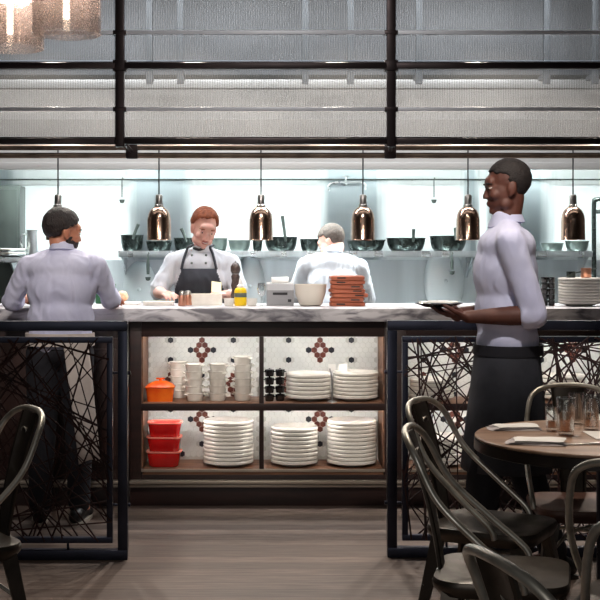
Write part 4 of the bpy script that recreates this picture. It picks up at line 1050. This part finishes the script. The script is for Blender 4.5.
# --- 1: waiter leaning at the pass (seen from behind)
k = .98; Up = lean(.13, 0, -.05, shift=(0, .0, -.03)); Y1 = 6.60
S = dict(k=k, up=Up, head=headm(Up, k, -1.05, .14, .0, 1.597, .0), hk=.97, skin=M['skin_tan'], top=M['shirt_lilac'], top_name='shirt', legs=legs(k, .10), sole=M['sole'], wr=.006,
    torso=(((0, 0, 1.0), (.18, .122, .12)), ((0, 0, 1.12), (.18, .125, .16)), ((0, 0, 1.28), (.19, .128, .17)), ((0, -.008, 1.39), (.195, .115, .095))))
shl, shr = Up @ V((-.185 * k, 0, 1.405 * k)), Up @ V((.185 * k, 0, 1.405 * k))
S['arms'] = dict(l=dict(sh=shl, el=V((-.285, .13, 1.155)), wr=V((-.25, .37, 1.165)), fd=(.25, 1, -.12), pn=(0, .0, -1), ts=-1, curl=.25, sleeve=.18),
                 r=dict(sh=shr, el=V((.245, .17, 1.165)), wr=V((.235, .42, 1.165)), fd=(.1, 1, -.12), pn=(0, 0, -1), ts=1, curl=.35, sleeve=.18))
p1, s1 = build_person('server', (wx(60, Y1), Y1, 0), 0, 'dark haired bearded person in pale lilac shirt leaning on the pass, back to camera', S)
Mh = S['head']
hair(p1, 'hair', Mh, .97, M['hair_dark'], lambda p: (p.z > .03 + .42 * p.y if p.y > -.0 else p.z > -.032 + (.047 if p.y > -.035 else 0)) and not (p.y > .05 and p.z < .07), (.009, .013), .003, 620, 3)
hair(p1, 'beard', Mh, .97, M['hair_dark'], lambda p: p.z < (-.045 if p.y > .035 else -.012) and p.y > -.005 and not (p.y > .075 and p.z > -.07 and abs(p.x) < .02), (.004, .006), .0015, 520, 4, .005, ((0, .022, -.05), (.064, .068, .062)))
face_parts(p1, Mh, .97, M['hair_dark'], M['skin_tan'])
# white apron: its edge hangs from the waist beside his right leg
b = MB(); rings = []
for i in range(15):
    v = i / 14; z = .985 - .66 * v; row = []
    for j in range(9):
        u = j / 8
        x = (.035 + .085 * v) + u * (.125 - .02 * v) ; y = -.135 + .05 * u + .012 * math.sin(u * 7 + v * 3) * (.3 + v) - .01 * v
        row.append(V((x, y, z + .02 * math.sin(u * 3) * v)))
    rings.append(row)
b.loft(rings, False, False, False); ap = b.build('apron', M['apron_white'], p1, 60); md = ap.modifiers.new('thickness', 'SOLIDIFY'); md.thickness = .005
wb_ = [V((.183 * math.cos(a), .128 * math.sin(a), .965)) for a in [i * math.pi / 16 for i in range(32)]]
b = MB(); b.loft([[p + V((0, 0, dz)) + V((p.x, p.y, 0)).normalized() * e for p in wb_] for dz, e in ((-.035, .0), (.03, .0), (.03, -.006), (-.035, -.006), (-.035, 0))], False, False); b.build('waistband', M['apron_white'], ap)

# --- 2: ginger chef facing the camera
k = .985; Up = lean(.10, -.03, .12, shift=(0, 0, -.02)); Y2 = 8.13
S = dict(k=k, up=Up, head=headm(Up, k, .28, .40, -.14, 1.63, .03), hk=1.0, skin=M['skin'], lip=M['lip'], smile=1.0, top=M['coat_white'], top_name='chef_coat', legs=legs(k), wr=.006)
shl, shr = Up @ V((-.19 * k, 0, 1.40 * k)), Up @ V((.19 * k, 0, 1.40 * k))
S['arms'] = dict(r=dict(sh=shr, el=V((.265, .10, 1.17)), wr=V((.20, .33, 1.16)), fd=(-.35, 1, .06), pn=(-.2, 0, -1), ts=1, curl=.5, sleeve=-.05),
                 l=dict(sh=shl, el=V((-.255, .10, 1.15)), wr=V((-.16, .31, 1.16)), fd=(.5, 1, .06), pn=(.2, 0, -1), ts=-1, curl=.6, sleeve=-.05))
p2, s2 = build_person('chef', (wx(200, Y2), Y2, 0), math.pi, 'ginger haired person in white chef coat and charcoal apron looking down, smiling', S)
Mh = S['head']
hair(p2, 'hair', Mh, 1.0, M['hair_ginger'], lambda p: (p.z > .088 - .12 * p.x if p.y > .03 else p.z > .02 + 1.2 * max(p.y, -.0) if p.y > -.025 else p.z > -.04), (.009, .015), .004, 620, 5)
face_parts(p2, Mh, 1.0, M['hair_ginger'], M['skin'], drop=.004)
MB().tube([Mh @ V((x, .0985 - 14 * x * x, -.0655 + 10 * x * x)) for x in (-.02, -.012, -.004, .004, .012, .02)], [.001, .0022, .0026, .0026, .0022, .001], 8).build('teeth', M['eye'], p2)
tr2 = [o for o in p2.children if o.name.startswith('trousers')][0]
a2 = drape(p2, s2, 'apron', M['apron_char'], lambda x, z: abs(x - .0) < (.118 + max(0, min(1, (1.30 - z) / .12)) * .045 if z > 1.18 else .17), -.18, .18, .45, 1.325, extra=[tr2], off=.012)
bvt = BVHTree.FromPolygons([v.co for v in s2.data.vertices], [tuple(p.vertices) for p in s2.data.polygons])
def onf(x, z, front=1, off=.010):
    h = bvt.ray_cast(V((x, front * 1.5, z)), V((0, -front, 0))); return V((x, (h[0].y if h[0] else .1) + front * off, z))
for s in (-1, 1): strap(p2, [onf(s * .112, 1.315), onf(s * .10, 1.37), onf(s * .085, 1.42), onf(s * .07, 1.455), Up @ V((s * .066, -.01, 1.515 * k))], 'apron_strap', M['apron_char'], .0085)
for s in (-1, 1):
    for z in (1.405, 1.355): MB().ell(onf(s * .045, z, 1, .004), (.008, .005, .008)).build('button', M['pan_light'], s2)
strap(p2, [onf(-.035, 1.452), onf(0, 1.440), onf(.035, 1.452)], 'neckerchief', M['leather'], .009)

# --- 3: grey haired cook, back to the camera, head bowed
k = .97; Up = lean(.30, .04, .10, shift=(0, -.02, -.01)); Y3 = 8.72
S = dict(k=k, up=Up, head=headm(Up, k, 1.15, .55, .1, 1.60, .05), hk=1.0, skin=M['skin'], top=M['coat_white'], top_name='chef_coat', legs=legs(k), wr=.006)
shl, shr = Up @ V((-.20 * k, 0, 1.40 * k)), Up @ V((.20 * k, 0, 1.40 * k))
S['arms'] = dict(l=dict(sh=shl, el=V((-.27, .26, 1.08)), wr=V((-.16, .47, 1.02)), fd=(.3, 1, -.2), pn=(.2, 0, -1), ts=-1, curl=.6, sleeve=.1),
                 r=dict(sh=shr, el=V((.27, .26, 1.08)), wr=V((.16, .47, 1.02)), fd=(-.3, 1, -.2), pn=(-.2, 0, -1), ts=1, curl=.6, sleeve=.1))
p3, s3 = build_person('cook', (wx(333, Y3), Y3, 0), 0, 'person with cropped grey hair in white coat bowed over the stove, back to camera', S)
hair(p3, 'hair', S['head'], 1.0, M['hair_grey'], lambda p: (p.z > .05 + .3 * p.y if p.y > -.0 else p.z > -.045 + (.05 if p.y > -.03 else 0)) and not (p.y > .06), (.008, .011), .0, 620, 6, .006)
face_parts(p3, S['head'], 1.0, M['hair_grey'], M['skin'])

# --- 4: walking waiter in front of the lattice screen
k = 1.035; Up = lean(.03, 0, 0, pz=.95, shift=(0, 0, .0)); Y4 = 5.40
S = dict(k=k, up=Up, head=headm(Up, k, .12, .12, 0, 1.64, -.015), hk=.97, skin=M['skin_deep'], lip=M['lip_deep'], top=M['shirt_lilac'], top_name='shirt', wr=.003,
    legs=legs(k, .075, (.16, -.18)), sole=M['leather'],
    torso=(((0, 0, 1.0), (.176, .128, .12)), ((0, 0, 1.12), (.176, .132, .16)), ((0, 0, 1.28), (.182, .134, .17)), ((0, -.008, 1.39), (.186, .12, .095))))
S['legs']['r']['ankle'].z = .10
shl, shr = Up @ V((-.19 * k, -.01, 1.405 * k)), Up @ V((.19 * k, -.01, 1.405 * k))
S['arms'] = dict(l=dict(sh=shl, el=V((-.215, -.09, 1.155)), wr=V((-.17, .18, 1.145)), fd=(.1, 1, .12), pn=(0, 0, 1), ts=-1, curl=.35, sleeve=.06),
                 r=dict(sh=shr, el=V((.215, -.06, 1.16)), wr=V((.10, .19, 1.15)), fd=(-.3, 1, .1), pn=(0, 0, 1), ts=1, curl=.35, sleeve=.06))
p4, s4 = build_person('waiter', (wx(508, Y4), Y4, 0), math.radians(84), 'dark skinned person in lilac shirt and charcoal apron walking left carrying plates', S)
hair(p4, 'hair', S['head'], .96, M['hair_black'], lambda p: (p.z > .045 + .42 * p.y if p.y > -.0 else p.z > -.05 + (.06 if p.y > -.03 else 0)) and not (p.y > .06 and p.z < .075), (.006, .009), .0, 700, 8, .006)
face_parts(p4, S['head'], .96, M['hair_black'], M['skin_deep'])
# waist apron wrapped round the hips
b = MB(); rings = []
for i in range(19):
    v = i / 18; z = 1.005 - .52 * v; row = []
    for j in range(33):
        a = math.radians(-60 + 300 * j / 32)
        rx = .19 + .02 * v; ry = .142 + .06 * v
        w = 1 + .018 * math.sin(a * 9 + v * 2) * v
        row.append(V((rx * math.cos(a) * w, ry * math.sin(a) * w + .0, z)))
    rings.append(row)
b.loft(rings, False, False, False); a4 = b.build('apron', M['apron_char'], p4, 60); md = a4.modifiers.new('thickness', 'SOLIDIFY'); md.thickness = .005
wb_ = [V((.196 * math.cos(i * math.pi / 20), .15 * math.sin(i * math.pi / 20), 1.0)) for i in range(40)]
b = MB(); b.loft([[p + V((0, 0, dz)) * 1 + V((p.x, p.y, 0)).normalized() * e for p in wb_] for dz, e in ((-.022, 0), (.022, 0), (.022, -.006), (-.022, -.006), (-.022, 0))], False, False); b.build('apron_tie', M['trouser'], a4)
# plates he carries
MW = Matrix.Translation(V((wx(508, Y4), Y4, 0))) @ Matrix.Rotation(math.radians(84), 4, 'Z')
pl = MW @ V((-.13, .30, 1.184))
o = plate_mesh(.10, .014, .005).build('serving_plate', M['black_enamel'], None, 35, pl); tag(o, 'dark plate resting on the walking waiter\'s hand', 'plate', 'plates carried by the waiter')
o = plate_mesh(.085, .012, .005).build('serving_plate', M['china'], None, 35, pl + V((0, 0, .0065))); tag(o, 'white plate stacked on the dark plate the waiter carries', 'plate', 'plates carried by the waiter')
o = MB().box((0, 0, .008), (.09, .07, .014), .006).build('folded_cloth', M['paper'], None, 60, pl + V((0, 0, .0125))); tag(o, 'white folded cloth on the plate the walking waiter carries', 'cloth')

# ------------------------------------------------------------------ light
def spot(loc, aim, e, size, blend, c, rad=.06):
    L = bpy.data.lights.new('ceiling_or_fill_spot', 'SPOT'); L.energy = e; L.spot_size = math.radians(size); L.spot_blend = blend; L.color = c; L.shadow_soft_size = rad
    o = bpy.data.objects.new('ceiling_or_fill_spot', L); COL.objects.link(o); o.location = loc
    o.rotation_euler = (V(aim) - V(loc)).to_track_quat('-Z', 'Y').to_euler(); return o
def area(loc, aim, e, sx, sy, c):
    L = bpy.data.lights.new('fill_area', 'AREA'); L.shape = 'RECTANGLE'; L.size = sx; L.size_y = sy; L.energy = e; L.color = c
    o = bpy.data.objects.new('fill_area', L); COL.objects.link(o); o.location = loc
    o.rotation_euler = (V(aim) - V(loc)).to_track_quat('-Z', 'Y').to_euler(); return o
WARM = (1, .86, .72); COOL = (.97, .98, 1.0)
for x in (-1.3, -.45, .45, 1.3, 2.2): spot((x, 7.75, 2.75), (x, 5.6, 0), 125, 80, .6, (1, .9, .8), .05)     # downlights over the pass
for x in (-.9, .1, 1.1): spot((x, 3.2, 3.3), (x * .9, 7.1, .86), 150, 21, .5, WARM, .12)                     # dining room track lights on the counter front
spot((1.0, 5.2, 3.3), (1.2, 4.2, .7), 190, 60, .8, WARM, .1)
spot((-1.0, 5.2, 3.3), (-.95, 4.3, .6), 130, 60, .8, WARM, .1)
area((-.4, .1, 1.75), (0, 7, 1.0), 13, .45, 1.7, (1, .97, .93)).name = 'window_light'
area((.1, 7.65, 3.35), (.1, 8.2, 0), 95, 4.5, .25, COOL)  # added fill without a fitting, lights the hood front and ribbed glass
spot((-.9, 4.3, 3.35), (-1.08, 6.55, 1.3), 180, 26, .6, (1, .93, .88), .08)  # fill added to brighten the leaning waiter's shirt
spot((.7, 3.4, 3.35), (1.06, 5.4, 1.45), 210, 24, .6, (1, .93, .88), .08)  # fill added to brighten the walking waiter's shirt
spot((.1, 4.2, 3.35), (0, 7.0, 1.08), 190, 32, .8, (1, .95, .92), .1)  # fill added to lift the stone edge of the counter
spot((.2, 4.4, 3.35), (.1, 7.0, 2.55), 75, 62, .8, (1, .96, .92), .1)  # wash added to lighten rods and rails of the glass screen

W = bpy.data.worlds.new('World'); SC.world = W; W.use_nodes = True
W.node_tree.nodes['Background'].inputs[0].default_value = (.95, .97, 1.0, 1); W.node_tree.nodes['Background'].inputs[1].default_value = .13

cam = bpy.data.cameras.new('Camera'); co = bpy.data.objects.new('Camera', cam); COL.objects.link(co); SC.camera = co
co.location = (0, 0, CZ); co.rotation_euler = (math.pi / 2, 0, 0)
cam.sensor_width = 36; cam.lens = 36 * F / 600
cam.shift_x = (300 - CX) / 600; cam.shift_y = -(300 - HY) / 600
SC.view_settings.view_transform = 'Standard'; SC.view_settings.look = 'None'; SC.view_settings.exposure = 0; SC.view_settings.gamma = 1
SC.view_settings.use_curve_mapping = False
